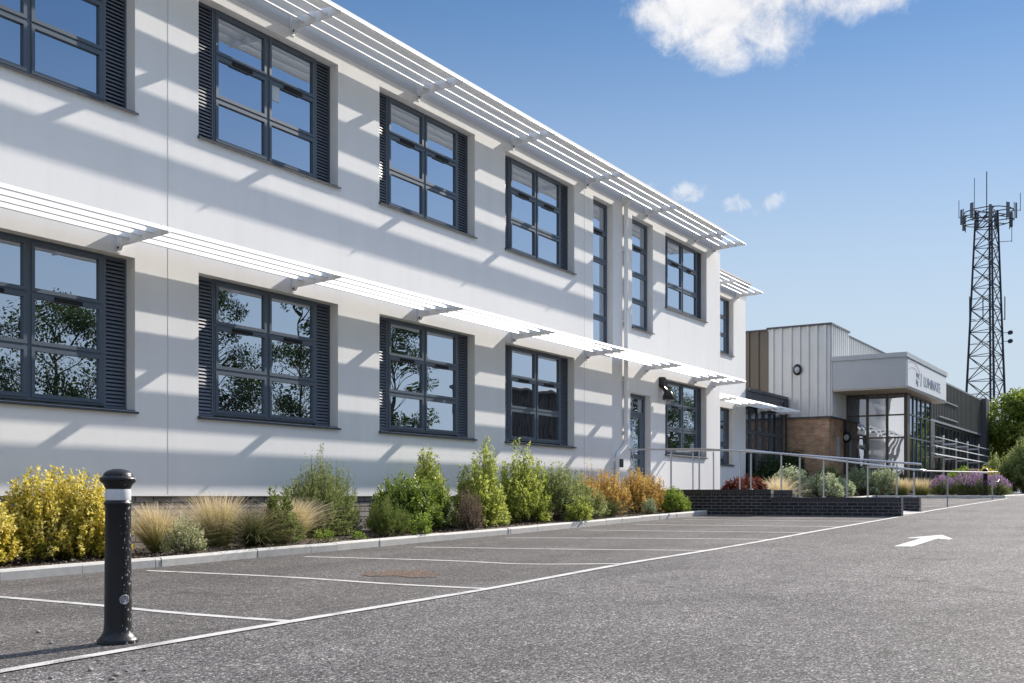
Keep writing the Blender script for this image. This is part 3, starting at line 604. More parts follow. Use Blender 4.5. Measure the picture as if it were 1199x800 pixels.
handrail('handrail', [(27.5, 11.9, 1.25), (27.5, 9.9, 1.24), (27.5, 8.6, 1.07), (27.5, 5.6, .65), (27.55, 5.45, .64), (28.0, 5.42, .64)],
         [(27.5, y, .16 if y > 8.59 else -.03, railz(y, PB)) for y in (11.4, 10.8, 10.05, 8.92, 7.81, 6.70, 5.59)], 'second stainless steel handrail behind the near one, over the inner ramp wall')
handrail('handrail', [(28.1, 5.5, .63), (37.9, 5.5, .78), (40.9, 5.5, .86), (41.2, 5.5, .80), (41.25, 5.5, .6), (40.9, 5.5, .5), (40.2, 5.5, .52), (40.1, 5.5, .84)],
         [(x, 5.5, zg(x), z) for x, z in ((31.4, .66), (39.6, .82))], 'long low steel rail with a rounded loop end running along the far bays', r=.016, m='dull_steel')
# ------------------------------------------------------------------ bollards and pebbles
def bollard(loc, label, h=1.07, detail=True):
    e = empty('bollard', loc, label, 'bollard', 'black cast iron bollards')
    b = MB(); b.lathe([(.125, 0), (.125, .016), (.119, .026), (.110, .034), (.100, .046), (.090, .062), (.084, .085), (.0815, .12), (.079, .5), (.0755, .840), (.078, .848), (.084, .853), (.085, .862), (.080, .870), (.074, .874), (.074, .956)], n=40)
    b.build('shaft', M['bollard'], e)
    b = MB(); b.lathe([(.0755, .880), (.0765, .884), (.0765, .944), (.0755, .948)], n=40); b.build('reflective_band', M['band'], e)
    b = MB(); b.lathe([(.074, .955), (.079, .960), (.082, .972), (.092, .984), (.103, .993), (.108, 1.004), (.108, 1.012), (.104, 1.020), (.092, 1.027), (.088, 1.029), (.088, 1.034), (.083, 1.046), (.070, 1.058), (.052, 1.067), (.028, 1.073), (0, 1.075)], n=40)
    b.build('cap', M['bollard'], e)
    if detail:
        a = R(-100); c, s_ = math.cos(a), math.sin(a); b = MB()
        ctr = Vector((c * .079, s_ * .079, .27)); nrm = Vector((c, s_, 0)); tg = Vector((-s_, c, 0)); up = Vector((0, 0, 1)); n_ = 24
        ring = lambda r_, d_: [ctr + nrm * (d_ - .5 * (r_ * math.cos(t)) ** 2 / .079) + (tg * math.cos(t) + up * math.sin(t)) * r_ for t in [2 * math.pi * i / n_ for i in range(n_)]]
        rr = [ring(.031, .0), ring(.030, .005), ring(.025, .005), ring(.024, .002), ring(.001, .003)]
        v = [x for q in rr for x in q]; b.add(v, [(i * n_ + k, i * n_ + (k + 1) % n_, (i + 1) * n_ + (k + 1) % n_, (i + 1) * n_ + k) for i in range(4) for k in range(n_)], 0, True)
        for sx_ in (-.010, .009): b.tube([ctr + nrm * .004 + tg * (sx_ + .007 * math.cos(t)) + up * (.010 * math.sin(t)) for t in [math.pi * (.3 + 1.4 * i / 8) for i in range(9)]], .0016, 5)
        b.build('emblem', M['badge'], e)
    return e
M['badge'] = mat('worn_badge', (.16, .16, .17), .4, noise=(90, 1, (.4, .4, .42)))
bollard((4.30, 5.58, zg(4.3)), 'large black cast iron bollard with a pale band in the foreground')
bollard((42.6, 6.15, zg(42.6) + .02), 'small distant black bollard standing among purple flowers', detail=False)
for i, (x, y, s_, lb) in enumerate([(3.58, 4.87, .030, 'brown grey pebble on the asphalt just below the white line in the lower left corner'),
        (3.55, 4.62, .034, 'largest of the pale pebbles lying together on the asphalt below the bollard'),
        (3.47, 4.55, .028, 'pebble at the near end of the loose cluster below the bollard'),
        (3.72, 4.61, .022, 'small pebble on the far side of the cluster below the bollard'),
        (3.34, 4.86, .022, 'tiny pebble nearest the lower left corner of the picture'),
        (4.06, 5.9, .026, 'pale pebble lying inside the parking bay left of the bollard shadow'),
        (4.32, 6.42, .030, 'pebble alone in the bay left of the bollard, halfway to the kerb'),
        (3.66, 4.68, .017, 'smallest pebble of the cluster below the bollard')]):
    b = MB(); prof = [(0.001, -.2), (.6, -.15), (1, .15), (.85, .5), (.45, .75), (.001, .8)]; n_ = 10
    v = []; s_ *= .62
    for j, (r_, z_) in enumerate(prof):
        for k in range(n_):
            a = 2 * math.pi * k / n_; q = r_ * (1 + .22 * math.sin(2 * a + i) + .1 * math.sin(5 * a + j)); v.append((q * s_ * math.cos(a), q * s_ * .8 * math.sin(a), z_ * s_))
    b.add(v, [(j * n_ + k, j * n_ + (k + 1) % n_, (j + 1) * n_ + (k + 1) % n_, (j + 1) * n_ + k) for j in range(5) for k in range(n_)], 0, True)
    tag(b.build('pebble', M['stone'], None, (x, y, zg(x) + .003)), lb, 'pebble', 'loose pebbles on the asphalt')
# ------------------------------------------------------------------ the far building
XF = 44.2; far = empty('entrance_building', (47, 12, .0), 'far building with pale ribbed cladding, brick base and glazed corner entrance under a canopy', 'building'); FL = Vector(far.location)
def fp(b, name, m, parent=far, bevel=0): return b.build(name, m, parent, -FL if parent is far else (0, 0, 0), bevel)
def ribbed(b, p0, p1, z0, z1, out, pitch=.36, rib=.08, wr=.075):
    """cladding sheet from p0 to p1 (x,y) with standing ribs towards out"""
    p0 = Vector(p0); p1 = Vector(p1); d = (p1 - p0); Ln = d.length; d.normalize(); o = Vector(out)
    pts = [p0]; k = pitch / 2
    while k < Ln - wr * 2:
        c = p0 + d * k; pts += [c - d * wr, c - d * wr * .6 + o * rib, c + d * wr * .6 + o * rib, c + d * wr]; k += pitch
    pts.append(p1); n_ = len(pts)
    b.add([(p.x, p.y, z0) for p in pts] + [(p.x, p.y, z1) for p in pts], [(i, i + 1, n_ + i + 1, n_ + i) for i in range(n_ - 1)])
b = MB(); ribbed(b, (XF, 14.10), (XF, 12.3), 3.30, 7.06, (-1, 0)); ribbed(b, (XF, 14.88), (XF, 14.10), 4.16, 7.06, (-1, 0)); ribbed(b, (XF, 12.3), (47.0, 12.3), 3.30, 7.06, (0, -1), .30); ribbed(b, (47.0, 12.45), (56.0, 12.45), 3.3, 6.98, (0, -1), .30)
b.quad((47, 12.3, 3.3), (47, 12.42, 3.3), (47, 12.42, 7.06), (47, 12.3, 7.06)); fp(b, 'cladding', M['white_clad'])
b = MB(); ribbed(b, (XF, 18.5), (XF, 14.884), 3.9, 7.02, (-1, 0), .42); fp(b, 'cladding', M['brown_clad'])
b = MB(); b.box(XF - .10, 47.02, 12.20, 12.34, 7.062, 7.14); b.box(47.021, 56, 12.35, 12.6, 6.982, 7.04); b.box(XF - .10, XF + .1, 12.341, 14.95, 7.062, 7.14); b.box(XF - .10, XF + .1, 14.951, 18.5, 7.022, 7.08); b.box(XF + .11, 56, 12.61, 18.5, 6.9, 6.98)
b.box(XF - .06, XF - .01, 12.24, 14.1, 3.24, 3.30); b.box(XF - .01, 46.5, 12.24, 12.29, 3.24, 3.30); fp(b, 'trim', M['fascia_dark'])
b = MB(); b.box(XF + .03, 46.5, 12.34, 18.5, -.2, 3.24); b.box(XF + .05, 56, 12.45, 18.45, 3.24, 6.9); fp(b, 'brick_base', M['red_brick'])
b = MB(); b.box(45.35, 45.75, 12.31, 12.335, 1.65, 2.5); fp(b, 'wall_sign', M['canopy'])
# link between the two blocks
b = MB(); b.box(XC + .002, XF + .029, D2 - .06, 22, 3.45, 4.1); b.box(XC + .002, XF - .15, D2 - .12, D2 - .062, 4.02, 4.14); lk = fp(b, 'link_fascia', M['fascia_dark'])
b = MB(); xs = [(39.26 + i * .80, 39.26 + i * .80 + .72) for i in range(6)]; frame_bars(b, xs, [(.12, 2.45), (2.53, 3.38)], D2 + .1, .06, .03)
b.box(XC + .002, XF + .029, D2 + .0, D2 + .2, -.2, .055)
lg = fp(b, 'link_glazing', M['frame']); b = MB()
b.box(39.25, 44.1, D2 + .135, D2 + .145, .1, 3.4); b.build('pane', M['glass_lobby'], lg)
b = MB(); b.tube([(43.55, D2 - .12, 3.9), (43.55, D2 - .12, 3.6), (43.75, D2 - .12, 3.5), (43.75, D2 - .12, 0)], .05, 10); fp(b, 'downpipe', M['fascia_dark'])
# canopy
b = MB(); b.box(XF + .1, 52.8, 9.31, 12.21, 4.36, 5.55); cn = fp(b, 'canopy', M['canopy'], bevel=.01)
b = MB(); b.box(XF + .05, 52.85, 9.26, 12.215, 5.551, 5.74); b.build('capping', M['canopy'], cn)
b = MB(); b.box(XF + .12, 52.78, 9.33, 12.2, 4.31, 4.3595); b.build('soffit', M['soffit'], cn)
b = MB(); b.box(44.5, 52.7, 9.290, 9.309, 4.42, 5.50); sf = b.build('sign_face', M['sign_face'], cn)
def text(body, size, x, z, sx=1.0):
    cu = bpy.data.curves.new('lettering', 'FONT'); cu.body = body; cu.size = size; cu.extrude = .006; o = bpy.data.objects.new('lettering', cu); C.objects.link(o)
    dg = bpy.context.evaluated_depsgraph_get(); dg.update(); me = bpy.data.meshes.new_from_object(o.evaluated_get(dg)); bpy.data.objects.remove(o)
    t = bpy.data.objects.new('lettering', me); C.objects.link(t); me.materials.clear(); me.materials.append(M['sign_text'])
    t.rotation_euler = (R(90), 0, 0); t.location = (x, 9.282, z); t.scale = (sx, 1, 1); t.parent = cn
    return t
text('very', .34, 46.1, 4.93); text('big', .34, 46.1, 4.62); text('/', .8, 47.0, 4.6, .8); text('LUMINATE', .60, 47.6, 4.66, 1.28)
b = MB()
for r_, w_, cx_ in ((1.5, .05, 45.2), (1.15, .035, 45.3)):
    P = [(cx_ + .25 + r_ * 1.2 * math.cos(t), 9.284, 4.5 + r_ * .62 * math.sin(t)) for t in [math.pi * (.02 + .75 * i / 24) for i in range(25)]]
    P = [p for p in P if p[0] > 44.55]
    for p, q in zip(P[:-1], P[1:]): b.quad(p, q, (q[0], q[1], q[2] + w_), (p[0], p[1], p[2] + w_))
b.build('sign_arc', M['sign_arc'], cn)
# lobby glazing
XL = 46.5; YL = 9.74
b = MB(); ycols = [(12.2, 11.38), (11.31, 10.57), (10.50, 9.84)]; zr = [(.15, 1.12), (1.18, 2.43), (2.49, 3.38), (3.44, 4.25)]
b.box(XL - .041, XL + .05, 12.288, 12.46, 0.0, 4.31)
for y0 in (12.24, 11.345, 10.535, 9.80): b.box(XL - .04, XL + .05, y0 - .05, y0 + .05, 0.0, 4.31)
for z in (.10, 1.15, 2.46, 3.41, 4.28): b.box(XL - .035, XL + .045, YL + .02, 12.28, z - .032, z + .032)
b.box(XL - .05, XL + .45, YL - .03, YL + .10, 0, 4.31)
lf = fp(b, 'lobby_glazing', M['brown_frame'])
b = MB(); b.box(XL, XL + .012, YL + .05, 12.25, .1, 4.3); b.build('pane', M['glass_lobby'], lf)
b = MB()
for x in (47.75, 48.55, 49.4, 50.4, 51.45): b.box(x - .035, x + .035, YL - .02, YL + .06, 0, 4.30)
for z in (.1, 1.15, 2.47, 3.45, 4.27): b.box(XL + .451, 51.48, YL - .015, YL + .055, z - .03, z + .03)
ls = fp(b, 'side_glazing', M['frame'])
b = MB(); b.box(XL + .45, 51.45, YL + .02, YL + .03, .1, 4.3); b.build('pane', M['glass_lobby'], ls)
b = MB(); b.box(XL + .1, 52.6, YL + .12, 12.4, 4.2, 4.305); b.box(51.5, 56, 10.4, 12.3, 0, 3.7); b.box(XL + .06, 51.4, YL + .1, 12.3, 0, .06); fp(b, 'lobby_core', M['fascia_dark'])
# side wing
YS = 10.5
b = MB(); ribbed(b, (51.5, YS), (70.6, YS), 3.80, 5.85, (0, -1), .42); b.quad((51.5, YS, 3.8), (51.5, YS, 5.85), (51.5, 18, 5.85), (51.5, 18, 3.8)); b.box(51.55, 70.5, YS + .05, 18, 5.7, 5.84)
fp(b, 'cladding', M['grey_clad'])
b = MB(); b.box(51.5, 70.7, YS - .08, YS - .01, 3.70, 3.80); b.box(51.5, 70.7, YS - .08, YS + .03, 5.851, 5.93); b.box(57.0, 62.2, YS - .14, YS - .06, 4.85, 4.91); b.box(57.0, 62.2, YS - .14, YS - .06, 4.0, 4.06); fp(b, 'trim', M['antenna'])
b = MB(); x = 51.55; xs = []
while x < 70.3: xs.append((x + .06, x + 1.1)); x += 1.16
frame_bars(b, xs, [(.3, 1.0), (1.06, 2.7), (2.76, 3.62)], YS + .1, .06, .02); wg = fp(b, 'wing_glazing', M['fascia_dark'])
b = MB(); b.box(51.6, 70.4, YS + .14, YS + .15, .3, 3.65); b.build('pane', M['glass_lobby'], wg)
b = MB(); b.box(70.6, 71.7, YS - .35, 18, -.1, 5.98); fp(b, 'end_pier', M['fascia_dark'])
b = MB(); b.box(71.701, 72.4, YS - .3, 18, -.1, 5.9); fp(b, 'end_pier', M['canopy'])
for z in (2.72, 2.30, 1.92):
    b = MB(); b.prismX([(9.55, z - .02), (9.95, z + .10), (9.95, z + .13), (9.55, z + .015)], 51.6, 67.5); br = fp(b, 'brise_soleil', M['steel_plate'])
for x in (52.5, 56, 59.5, 63, 66.8):
    b = MB(); b.box(x - .04, x + .04, 10.031, YS + .05, 1.9, 1.98); b.box(x - .04, x + .04, 10.031, YS + .05, 2.68, 2.76); b.box(x - .04, x + .04, 9.96, 10.03, -.1, 3.0)
    fp(b, 'brise_frame', M['steel_plate'])
# lamps / alarm on the far building
def bulkhead(loc, nrm, label, name, cat, s_=1.0):
    e = empty(name, loc, label, cat); n_ = Vector(nrm); b = MB(); t = Vector((-n_.y, n_.x, 0)); up = Vector((0, 0, 1)); rings = []
    for r_, d_ in ((.30, 0), (.30, .07), (.24, .12), (.0, .13)):
        rings.append([n_ * d_ * s_ + (t * .75 * math.cos(a) + up * math.sin(a)) * r_ * s_ for a in [2 * math.pi * i / 24 for i in range(24)]])
    b.add([x for q in rings for x in q], [(i * 24 + k, i * 24 + (k + 1) % 24, (i + 1) * 24 + (k + 1) % 24, (i + 1) * 24 + k) for i in range(3) for k in range(24)], 0, True); b.build('housing', M['black'], e)
    b = MB(); rings = [[n_ * d_ * s_ + (t * .7 * math.cos(a) + up * (math.sin(a) if math.sin(a) < 0 else math.sin(a) * .75)) * r_ * s_ for a in [2 * math.pi * i / 20 for i in range(20)]] for r_, d_ in ((.19, .125), (.17, .15), (0, .16))]
    b.add([x for q in rings for x in q], [(i * 20 + k, i * 20 + (k + 1) % 20, (i + 1) * 20 + (k + 1) % 20, (i + 1) * 20 + k) for i in range(2) for k in range(20)], 0, True); b.build('lens', M['canopy'], e)
bulkhead((XF - .06, 13.62, 5.28), (-1, 0, 0), 'black rimmed pale alarm box on the white ribbed cladding above the brick wall', 'alarm_box', 'alarm box', .8)
bulkhead((XL - .05, 12.2, 2.53), (-1, 0, 0), 'black oval bulkhead lamp at the brick wall beside the glazed lobby', 'wall_lamp', 'lamp', .8)
# ------------------------------------------------------------------ telecom tower
TX, TY = 108.4, 15.4; tw = empty('telecom_tower', (TX, TY, .1), 'tall steel lattice telecommunications tower behind the far building', 'tower')
rt = Vector((math.sin(TH), -math.cos(TH), 0)); fw = Vector((math.cos(TH), math.sin(TH), 0))
def tp(k, z):                                                       # position of leg k at height z
    Rr = 2.45 - (2.45 - 1.12) * min(z, 26.5) / 26.5; a = R(20 + 120 * k)
    return rt * (Rr * math.cos(a)) + fw * (Rr * math.sin(a)) + Vector((0, 0, z))
for k in range(3):
    b = MB(); b.tube([tp(k, 0), tp(k, 13), tp(k, 26.8)], [.13, .11, .09], 6); b.build('leg', M['tower'], tw)
b = MB(); zs = [0]; 
while zs[-1] < 25.5: zs.append(zs[-1] + (2.9 - zs[-1] * .05))
zs[-1] = 26.6
for za, zb in zip(zs[:-1], zs[1:]):
    for k in range(3):
        q = (k + 1) % 3; b.tube([tp(k, za), tp(q, zb)], .045, 4); b.tube([tp(q, za), tp(k, zb)], .045, 4); b.tube([tp(k, zb), tp(q, zb)], .04, 4)
        m_ = (tp(k, za) + tp(q, zb)) / 2; b.tube([(tp(k, (za + zb) / 2)), (tp(q, (za + zb) / 2))], .025, 4)
b.build('bracing', M['tower'], tw)
b = MB(); cab = lambda z: tp(1, z) * 1.0 + rt * .35
b.tube([(0.25 * rt + Vector((0, 0, 0))), 0.1 * rt + Vector((0, 0, 26.5))], .10, 5)
for i in range(60): z = i * .44 + .3; p = .25 * rt * (1 - z / 44); b.tube([p + rt * -.22 + Vector((0, 0, z)), p + rt * .22 + Vector((0, 0, z))], .02, 4)
b.build('cable_ladder', M['tower'], tw)
b = MB()
for z in (25.6, 26.5):
    P = [rt * 2.15 * math.cos(a) + fw * 2.15 * math.sin(a) + Vector((0, 0, z)) for a in [2 * math.pi * i / 12 for i in range(13)]]; b.tube(P, .05, 5)
    for k in range(3):
        a = R(20 + 120 * k); d = rt * math.cos(a) + fw * math.sin(a); b.tube([tp(k, z), d * 2.15 + Vector((0, 0, z))], .05, 5)
        a2 = R(80 + 120 * k); d = rt * math.cos(a2) + fw * math.sin(a2); b.tube([Vector((0, 0, z)), d * 2.15 + Vector((0, 0, z))], .05, 5)
b.build('headframe', M['tower'], tw)
for i in range(9):
    a = R(10 + 40 * i); d = rt * math.cos(a) + fw * math.sin(a); p = d * 2.3; t = Vector((-d.y, d.x, 0)); b = MB(); z0 = 25.2 + .22 * (i % 3); z1 = z0 + 1.4
    b.extrude([p - t * .13 + Vector((0, 0, z0)), p + t * .13 + Vector((0, 0, z0)), p + t * .13 + d * .16 + Vector((0, 0, z0)), p - t * .13 + d * .16 + Vector((0, 0, z0))], (0, 0, z1 - z0)); b.tube([p - d * .1 + Vector((0, 0, z0 - .2)), p - d * .1 + Vector((0, 0, z1 + .1))], .04, 5)
    b.build('panel_antenna', M['panel'], tw)
def whip(off, z0, z1, arm=None, r_=.03):
    b = MB(); b.tube([rt * off + Vector((0, 0, z0)), rt * off + Vector((0, 0, z1))], r_, 5)
    if arm is not None: b.tube([rt * arm + Vector((0, 0, z0)), rt * off + Vector((0, 0, z0 + .1))], .03, 5)
    b.build('whip_antenna', M['tower'], tw)
whip(-.15, 26, 30.3, r_=.045); whip(-1.3, 26, 29.7); whip(-2.75, 25.9, 27.6, -2.0); whip(3.0, 26.6, 28.3, 2.0); whip(2.2, 23.7, 25.4, .8)
whip(-1.75, 16.4, 18.6, -1.2, .05); whip(1.55, 16.4, 18.6, 1.0, .05); whip(-.5, 16.4, 18.6, -.5, .05); whip(-1.5, 19.2, 20.4, -1.1, .05)
for z in (14.4, 15.2):
    b = MB(); b.tube([rt * 2.0 + Vector((0, 0, z)), rt * 2.0 - fw * .25 + Vector((0, 0, z))], .2, 14); b.tube([rt * 1.4 + Vector((0, 0, z)), rt * 2.1 + Vector((0, 0, z))], .03, 5); b.build('dish', M['tower'], tw)
# ------------------------------------------------------------------ planting
def leaves_mesh(name, P, Dr, Nn, length, width, tint, m, parent, fold=.18):
    """diamond leaves folded on the midrib"""
    n_ = len(P); Dr = Dr / np.linalg.norm(Dr, axis=1, keepdims=True); Sd = np.cross(Dr, Nn); Sd /= np.linalg.norm(Sd, axis=1, keepdims=True) + 1e-9; Up = np.cross(Sd, Dr)
    ln = (length * rng.uniform(.65, 1.2, n_))[:, None]; wd = (width * rng.uniform(.7, 1.2, n_))[:, None]
    v = np.empty((n_, 4, 3)); v[:, 0] = P; v[:, 1] = P + Dr * ln * .48 + Sd * wd * .5 + Up * wd * fold; v[:, 2] = P + Dr * ln - Up * ln * .08; v[:, 3] = P + Dr * ln * .48 - Sd * wd * .5 + Up * wd * fold
    me = bpy.data.meshes.new(name); me.vertices.add(n_ * 4); me.vertices.foreach_set('co', v.reshape(-1)); idx = np.arange(n_) * 4
    f = np.stack([idx, idx + 1, idx + 2, idx, idx + 2, idx + 3], 1).reshape(-1)
    me.loops.add(n_ * 6); me.loops.foreach_set('vertex_index', f.astype(np.int32)); me.polygons.add(n_ * 2); me.polygons.foreach_set('loop_start', (np.arange(n_ * 2) * 3).astype(np.int32)); me.polygons.foreach_set('loop_total', np.full(n_ * 2, 3, np.int32))
    me.update(calc_edges=True); a = me.attributes.new('tint', 'FLOAT', 'POINT'); a.data.foreach_set('value', np.repeat(tint, 4).astype(np.float32)); me.materials.append(m)
    o = bpy.data.objects.new(name, me); C.objects.link(o); o.parent = parent; return o
def shrub(loc, label, cat, m, h, rx, ry, shoots=260, per=16, leaf=(.05, .022), upright=.0, lobes=None, inner=.35, group=None, name='shrub', spread=.6, jit=.25, stemr=.006, stem_mat=None, floor=.1, tipshift=.0, tmean=.5, wob=.03, base_z=0):
    e = empty(name, loc, label, cat, group); sb = MB(); PP = []; DD = []; NN = []; TT = []
    leaf = (leaf[0] * .86, leaf[1] * .86); per = int(per * 1.35)
    lobes = lobes or [(0, 0, rx, ry, h)]
    tot = sum(l[2] * l[3] * l[4] for l in lobes)
    for (dx, dy, lx, ly, lh) in lobes:
        ns = max(8, int(shoots * lx * ly * lh / tot))
        for s_i in range(ns):
            th = rng.uniform(0, 2 * math.pi); rho = math.sqrt(rng.uniform(0, 1)); 
            zz = lh * max(floor, (1 - rho ** 2.3) ** .5) * rng.uniform(1 - jit, 1 + jit * .35)
            end = np.array([dx + lx * rho * math.cos(th), dy + ly * rho * math.sin(th), zz]); base = np.array([dx + lx * .22 * rho * math.cos(th), dy + ly * .22 * rho * math.sin(th), 0.0])
            mid = base * .5 + end * .5 + np.array([(end[0] - base[0]) * (.25 - upright * .45), (end[1] - base[1]) * (.25 - upright * .45), -zz * .02 + upright * -zz * .08]) + rng.normal(0, wob, 3) * lh
            mid = mid if upright <= 0 else mid
            t = rng.uniform(inner, 1.0, per) ** .8; t = np.clip(t, 0, 1)[:, None]
            p = (1 - t) ** 2 * base + 2 * t * (1 - t) * mid + t ** 2 * end; tg = 2 * (1 - t) * (mid - base) + 2 * t * (end - mid); tg /= np.linalg.norm(tg, axis=1, keepdims=True) + 1e-6
            rd = rng.normal(0, 1, (per, 3)); d = tg * (1 - spread) + rd / np.linalg.norm(rd, axis=1, keepdims=True) * spread + np.array([0, 0, .12])
            PP.append(p + rng.normal(0, leaf[0] * .3, (per, 3))); DD.append(d); rn = rng.normal(0, .5, (per, 3)); NN.append(rn + np.array([0, 0, 1.0])); sh = rng.normal(0, .17)
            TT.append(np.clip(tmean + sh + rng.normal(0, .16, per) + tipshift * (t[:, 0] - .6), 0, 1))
            if s_i % 3 == 0: sb.tube([tuple(base), tuple((base + 2 * mid + end) / 4), tuple(end * .97 + base * .03)], [stemr, stemr * .7, stemr * .3], 4, cap=False)
    P = np.concatenate(PP); P[:, 2] = np.maximum(P[:, 2], .01)
    leaves_mesh('foliage', P, np.concatenate(DD), np.concatenate(NN), leaf[0], leaf[1], np.concatenate(TT), m, e)
    sb.build('stems', stem_mat or M['twig'], e); return e
def tuft(loc, label, m, n_=900, length=.6, spread=.5, width=.006, group=None, droop=.5, name='grass_tuft', cat='grass tuft', rbase=.08, lean=(0, 0), seg=5, tbase=0.0):
    e = empty(name, loc, label, cat, group); L_ = length * rng.uniform(.55, 1.1, n_); th = rng.uniform(0, 2 * math.pi, n_); el = np.abs(rng.normal(0, spread, n_)); rb = rbase * np.sqrt(rng.uniform(0, 1, n_))
    base = np.stack([rb * np.cos(th), rb * np.sin(th), np.zeros(n_)], 1); th2 = th + rng.normal(0, .5, n_); d = np.stack([np.sin(el) * np.cos(th2), np.sin(el) * np.sin(th2), np.cos(el)], 1); d += np.array([lean[0], lean[1], 0]) * rng.uniform(.3, 1, n_)[:, None]
    d /= np.linalg.norm(d, axis=1, keepdims=True); hz = np.stack([d[:, 0], d[:, 1], np.zeros(n_)], 1); side = np.stack([-d[:, 1], d[:, 0], np.zeros(n_)], 1) + rng.normal(0, .3, (n_, 3)); side /= np.linalg.norm(side, axis=1, keepdims=True) + 1e-6
    v = np.empty((n_, seg + 1, 2, 3)); tn = np.empty((n_, seg + 1, 2)); tv = rng.normal(0, .12, n_)
    for i in range(seg + 1):
        t = i / seg; p = base + d * (L_ * t)[:, None] + (hz * 1.0 - np.array([0, 0, .55])) * (droop * L_ * t ** 2.4)[:, None] * .8
        w_ = width * (1 - t * .8) * .5; v[:, i, 0] = p + side * w_; v[:, i, 1] = p - side * w_; tn[:, i, :] = np.clip(t * 1.05 + tv + tbase, 0, 1)[:, None]
    v[..., 2] = np.maximum(v[..., 2], .01)
    me = bpy.data.meshes.new('blades'); me.vertices.add(n_ * (seg + 1) * 2); me.vertices.foreach_set('co', v.reshape(-1)); b0 = (np.arange(n_) * (seg + 1) * 2)[:, None] + np.arange(seg)[None, :] * 2
    f = np.stack([b0, b0 + 1, b0 + 3, b0 + 2], -1).reshape(-1); nf = n_ * seg
    me.loops.add(nf * 4); me.loops.foreach_set('vertex_index', f.astype(np.int32)); me.polygons.add(nf); me.polygons.foreach_set('loop_start', (np.arange(nf) * 4).astype(np.int32)); me.polygons.foreach_set('loop_total', np.full(nf, 4, np.int32)); me.update(calc_edges=True)
    a = me.attributes.new('tint', 'FLOAT', 'POINT'); a.data.foreach_set('value', tn.reshape(-1).astype(np.float32)); me.materials.append(m); o = bpy.data.objects.new('blades', me); C.objects.link(o); o.parent = e; return e
ML = {
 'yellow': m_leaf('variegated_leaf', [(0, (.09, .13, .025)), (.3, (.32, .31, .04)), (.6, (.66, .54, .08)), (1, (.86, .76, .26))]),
 'feather': m_leaf('feather_blade', [(0, (.17, .20, .05)), (.4, (.36, .35, .12)), (.7, (.62, .50, .26)), (1, (.80, .68, .48))], .6, .35),
 'sedge': m_leaf('sedge_blade', [(0, (.05, .075, .025)), (.6, (.13, .14, .05)), (1, (.34, .26, .14))], .6, .3),
 'green': m_leaf('mid_green_leaf', [(0, (.05, .085, .018)), (.5, (.13, .18, .04)), (1, (.27, .31, .09))]),
 'olive': m_leaf('olive_leaf', [(0, (.07, .095, .028)), (.5, (.20, .25, .075)), (1, (.43, .46, .19))]),
 'glossy': m_leaf('glossy_leaf', [(0, (.018, .034, .01)), (.45, (.055, .095, .02)), (.75, (.20, .28, .045)), (1, (.34, .42, .08))], .4, .2),
 'lime': m_leaf('lime_leaf', [(0, (.09, .15, .02)), (.5, (.24, .34, .05)), (1, (.44, .50, .11))]),
 'laurel': m_leaf('laurel_leaf', [(0, (.11, .15, .02)), (.45, (.32, .38, .06)), (1, (.60, .62, .18))], .45, .42),
 'orange': m_leaf('amber_leaf', [(0, (.15, .12, .05)), (.35, (.38, .23, .07)), (.7, (.64, .41, .10)), (1, (.80, .62, .20))]),
 'silver': m_leaf('silver_leaf', [(0, (.16, .21, .10)), (.5, (.36, .42, .24)), (1, (.62, .64, .45))]),
 'dry': m_leaf('dry_leaf', [(0, (.13, .09, .06)), (1, (.33, .24, .18))]),
 'red': m_leaf('red_leaf', [(0, (.06, .015, .015)), (.6, (.16, .04, .03)), (1, (.36, .14, .08))]),
 'dark': m_leaf('dark_leaf', [(0, (.012, .03, .012)), (.6, (.035, .065, .025)), (1, (.09, .13, .06))], .45, .2),
 'purple': m_leaf('lavender_flower', [(0, (.22, .13, .23)), (1, (.42, .28, .42))]),
 'flowery': m_leaf('flowering_leaf', [(0, (.08, .14, .03)), (.5, (.20, .27, .08)), (.75, (.42, .42, .2)), (.85, (.72, .68, .45)), (1, (.75, .72, .5))]),
 'white': m_leaf('white_flower', [(0, (.4, .4, .22)), (1, (.72, .70, .50))]),
 'tree': m_leaf('tree_leaf', [(0, (.03, .055, .012)), (.5, (.075, .12, .025)), (1, (.16, .20, .05))]),
 'mirrortree': m_leaf('dark_tree_leaf', [(0, (.018, .03, .008)), (.5, (.045, .07, .016)), (1, (.10, .13, .035))]),
 'treelime': m_leaf('bright_tree_leaf', [(0, (.08, .12, .02)), (.5, (.20, .26, .04)), (1, (.38, .42, .10))]),
}
def G(x, y=11): return (x, y, zg(x) + .09)
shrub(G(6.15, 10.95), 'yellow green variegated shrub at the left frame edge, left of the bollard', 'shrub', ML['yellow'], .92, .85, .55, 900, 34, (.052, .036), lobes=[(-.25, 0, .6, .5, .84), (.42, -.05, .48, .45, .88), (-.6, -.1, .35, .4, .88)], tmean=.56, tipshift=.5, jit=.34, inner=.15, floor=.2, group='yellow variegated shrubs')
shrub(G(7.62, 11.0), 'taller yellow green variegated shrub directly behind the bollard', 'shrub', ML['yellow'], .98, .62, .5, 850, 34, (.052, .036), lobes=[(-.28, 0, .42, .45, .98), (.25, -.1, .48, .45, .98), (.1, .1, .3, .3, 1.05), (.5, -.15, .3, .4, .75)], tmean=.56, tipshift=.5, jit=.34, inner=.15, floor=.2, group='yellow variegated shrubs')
tuft(G(8.95, 10.85), 'straw coloured feather grass tuft just right of the bollard', ML['feather'], 1900, .76, .36, .006, group='feather grass tufts', droop=.45, lean=(-.15, 0))
tuft(G(8.25, 10.75), 'short green grass clump tucked against the right side of the bollard', ML['sedge'], 250, .42, .25, .008, group=None, droop=.2, tbase=-.2)
